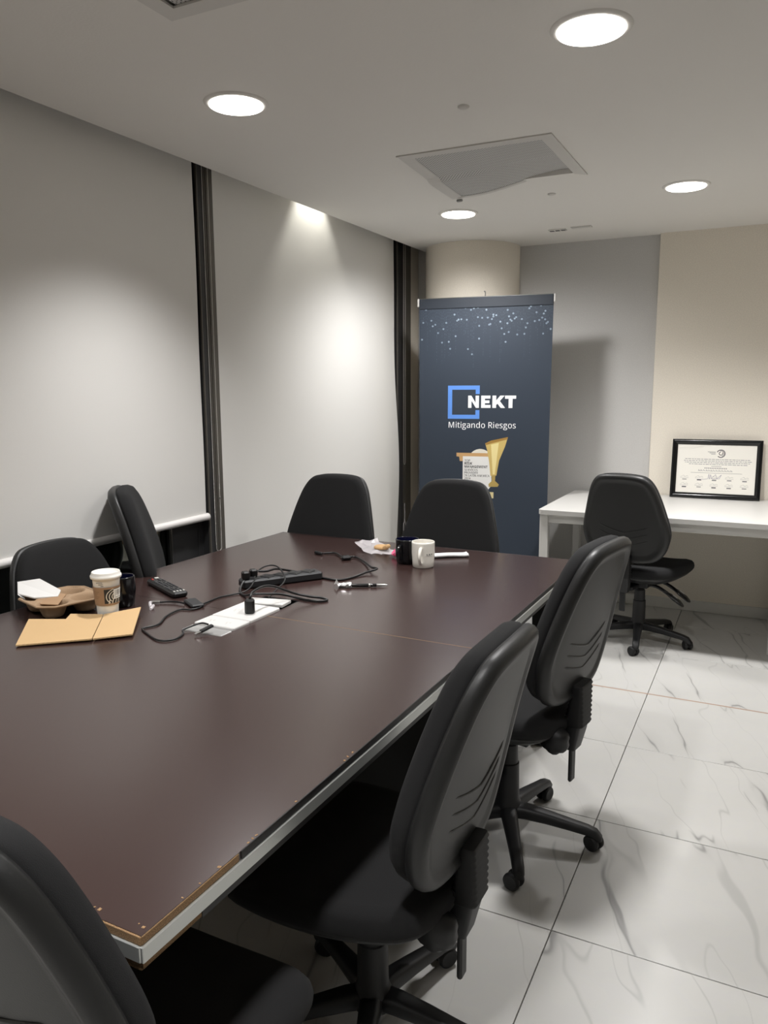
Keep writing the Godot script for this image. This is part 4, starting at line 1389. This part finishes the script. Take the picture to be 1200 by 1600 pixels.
	for k in 3:
		tube(st, smooth_path([Vector3(-0.10, 0.008, -0.012 + 0.013 * k), Vector3(0.0, 0.011, -0.010 + 0.010 * k), Vector3(0.07, 0.009, -0.013 + 0.013 * k), Vector3(0.088, 0.012, -0.016 + 0.016 * k)], 3), 0.008, 8, k, 0.8)
	put("pack", done(st), M.paper_roll, ro)

func cables(T: float) -> void:
	# adapter box with its three leads
	var ad := thing("display_adapter", "dark grey adapter box with thin leads, in front of the remote control", "adapter", Vector3.ZERO)
	put("box", box(Vector3(-1.628, T + 0.006, -1.882), Vector3(0.088, 0.012, 0.042), 0.004, Basis(Vector3.UP, deg_to_rad(-32.0))), M.dongle_grey, ad)
	put("lead", cable([Vector3(-1.739, 0.755, -1.846), Vector3(-1.719, 0.756, -1.860), Vector3(-1.691, 0.757, -1.868), Vector3(-1.655, 0.757, -1.866)], 0.0032), M.cable_black, ad)
	put("plug_tip", box(Vector3(-1.752, 0.7565, -1.838), Vector3(0.03, 0.006, 0.012), 0.001, Basis(Vector3.UP, deg_to_rad(32))), M.steel, ad)
	put("lead", cable([Vector3(-1.590, 0.7555, -1.875), Vector3(-1.584, 0.7535, -1.855), Vector3(-1.595, 0.7535, -1.828), Vector3(-1.627, 0.7535, -1.813), Vector3(-1.616, 0.7535, -1.741), Vector3(-1.580, 0.7535, -1.667), Vector3(-1.592, 0.7535, -1.623), Vector3(-1.590, 0.7535, -1.611), Vector3(-1.559, 0.7535, -1.591), Vector3(-1.487, 0.7535, -1.556), Vector3(-1.453, 0.7535, -1.561), Vector3(-1.441, 0.7535, -1.590), Vector3(-1.454, 0.7535, -1.629), Vector3(-1.469, 0.757, -1.647), Vector3(-1.459, 0.762, -1.681), Vector3(-1.439, 0.768, -1.694), Vector3(-1.411, 0.770, -1.687)], 0.0028), M.cable_black, ad)
	put("usb_plug", box(Vector3(-1.398, 0.766, -1.664), Vector3(0.014, 0.008, 0.042), 0.002, Basis(Vector3.UP, deg_to_rad(-25)) * Basis(Vector3.RIGHT, deg_to_rad(16))), M.cable_black, ad)
	put("usb_tip", box(Vector3(-1.408, 0.759, -1.638), Vector3(0.011, 0.0045, 0.018), 0.0008, Basis(Vector3.UP, deg_to_rad(-25)) * Basis(Vector3.RIGHT, deg_to_rad(16))), M.steel, ad)
	put("lead", cable([Vector3(-1.595, 0.757, -1.882), Vector3(-1.604, 0.7535, -1.921), Vector3(-1.606, 0.7535, -1.984), Vector3(-1.586, 0.7535, -2.035), Vector3(-1.566, 0.757, -2.073), Vector3(-1.569, 0.770, -2.118), Vector3(-1.603, 0.795, -2.195), Vector3(-1.600, 0.805, -2.252), Vector3(-1.559, 0.805, -2.257), Vector3(-1.498, 0.790, -2.210), Vector3(-1.467, 0.780, -2.162), Vector3(-1.458, 0.766, -2.097), Vector3(-1.449, 0.755, -2.040)], 0.0028), M.cable_black, ad)
	# clear bits beside the plug
	var cl := mb()
	tube(cl, smooth_path([Vector3(-1.755, T + 0.008, -1.822), Vector3(-1.742, T + 0.012, -1.805), Vector3(-1.730, T + 0.004, -1.796), Vector3(-1.716, T + 0.010, -1.792), Vector3(-1.712, T + 0.004, -1.775)], 4), 0.005, 8)
	var o := put("clear_cap", done(cl), M.plastic_film)
	tag(o, "little clear plastic cap beside the adapter's metal plug", "cap")
	# power strip and its lead
	var ps := thing("power_strip", "black power strip lying behind the white socket plates", "power strip", Vector3(-1.535, T, -2.245), deg_to_rad(55.0))
	put("body", box(Vector3(0, 0.015, 0), Vector3(0.30, 0.030, 0.062), 0.006), M.dongle_grey, ps)
	for k in 5:
		var so := put("outlet", box(Vector3(-0.105 + 0.052 * k, 0.031, 0), Vector3(0.040, 0.006, 0.044), 0.003, Basis(Vector3.UP, 0.6)), M.cable_black, ps)
		put("outlet_slot", box(Vector3(-0.105 + 0.052 * k, 0.0345, 0), Vector3(0.020, 0.001, 0.006), 0.0003), M.remote_key, so)
	for k in 2:
		put("plug", box(Vector3(-0.135 + 0.035 * k, 0.045, 0.008 - 0.02 * k), Vector3(0.026, 0.03, 0.026), 0.005), M.cable_black, ps)
	var pc := thing("laptop_cable", "thick black cable with a knot, looping over the table toward the navy mug", "cable", Vector3.ZERO)
	put("lead", cable([Vector3(-1.591, 0.800, -2.186), Vector3(-1.572, 0.797, -2.210), Vector3(-1.571, 0.793, -2.268), Vector3(-1.559, 0.770, -2.344), Vector3(-1.543, 0.755, -2.388), Vector3(-1.490, 0.754, -2.376), Vector3(-1.419, 0.754, -2.357), Vector3(-1.361, 0.754, -2.356), Vector3(-1.335, 0.754, -2.411), Vector3(-1.317, 0.759, -2.484), Vector3(-1.291, 0.766, -2.521), Vector3(-1.302, 0.768, -2.529), Vector3(-1.326, 0.765, -2.545), Vector3(-1.411, 0.758, -2.647), Vector3(-1.483, 0.757, -2.709), Vector3(-1.507, 0.759, -2.688), Vector3(-1.516, 0.760, -2.668), Vector3(-1.596, 0.758, -2.737), Vector3(-1.642, 0.756, -2.718)], 0.0042), M.cable_black, pc)
	put("knot", box(Vector3(-1.505, 0.760, -2.668), Vector3(0.042, 0.019, 0.026), 0.007, Basis(Vector3.UP, 0.8)), M.cable_black, pc)
	put("end_plug", box(Vector3(-1.660, 0.758, -2.708), Vector3(0.046, 0.012, 0.014), 0.003, Basis(Vector3.UP, deg_to_rad(-20))), M.cable_black, pc)
	var pl := thing("charging_cable", "black power cable plugged into the white table socket, arching over the plates", "cable", Vector3.ZERO)
	put("plug", box(Vector3(-1.392, T + 0.030, -1.862), Vector3(0.030, 0.048, 0.024), 0.006, Basis(Vector3.UP, 0.5)), M.cable_black, pl)
	put("lead", cable([Vector3(-1.392, 0.800, -1.862), Vector3(-1.390, 0.812, -1.865), Vector3(-1.397, 0.820, -1.889), Vector3(-1.400, 0.822, -1.948), Vector3(-1.388, 0.814, -1.987), Vector3(-1.370, 0.797, -2.019), Vector3(-1.343, 0.777, -2.056), Vector3(-1.307, 0.766, -2.083), Vector3(-1.281, 0.760, -2.104), Vector3(-1.261, 0.7545, -2.106), Vector3(-1.278, 0.7545, -2.082), Vector3(-1.326, 0.7545, -2.078), Vector3(-1.377, 0.7555, -2.088), Vector3(-1.414, 0.767, -2.063), Vector3(-1.449, 0.771, -2.034), Vector3(-1.486, 0.772, -2.010), Vector3(-1.535, 0.757, -2.029), Vector3(-1.580, 0.7545, -2.062), Vector3(-1.600, 0.770, -2.10), Vector3(-1.604, 0.788, -2.135)], 0.0042), M.cable_black, pl)
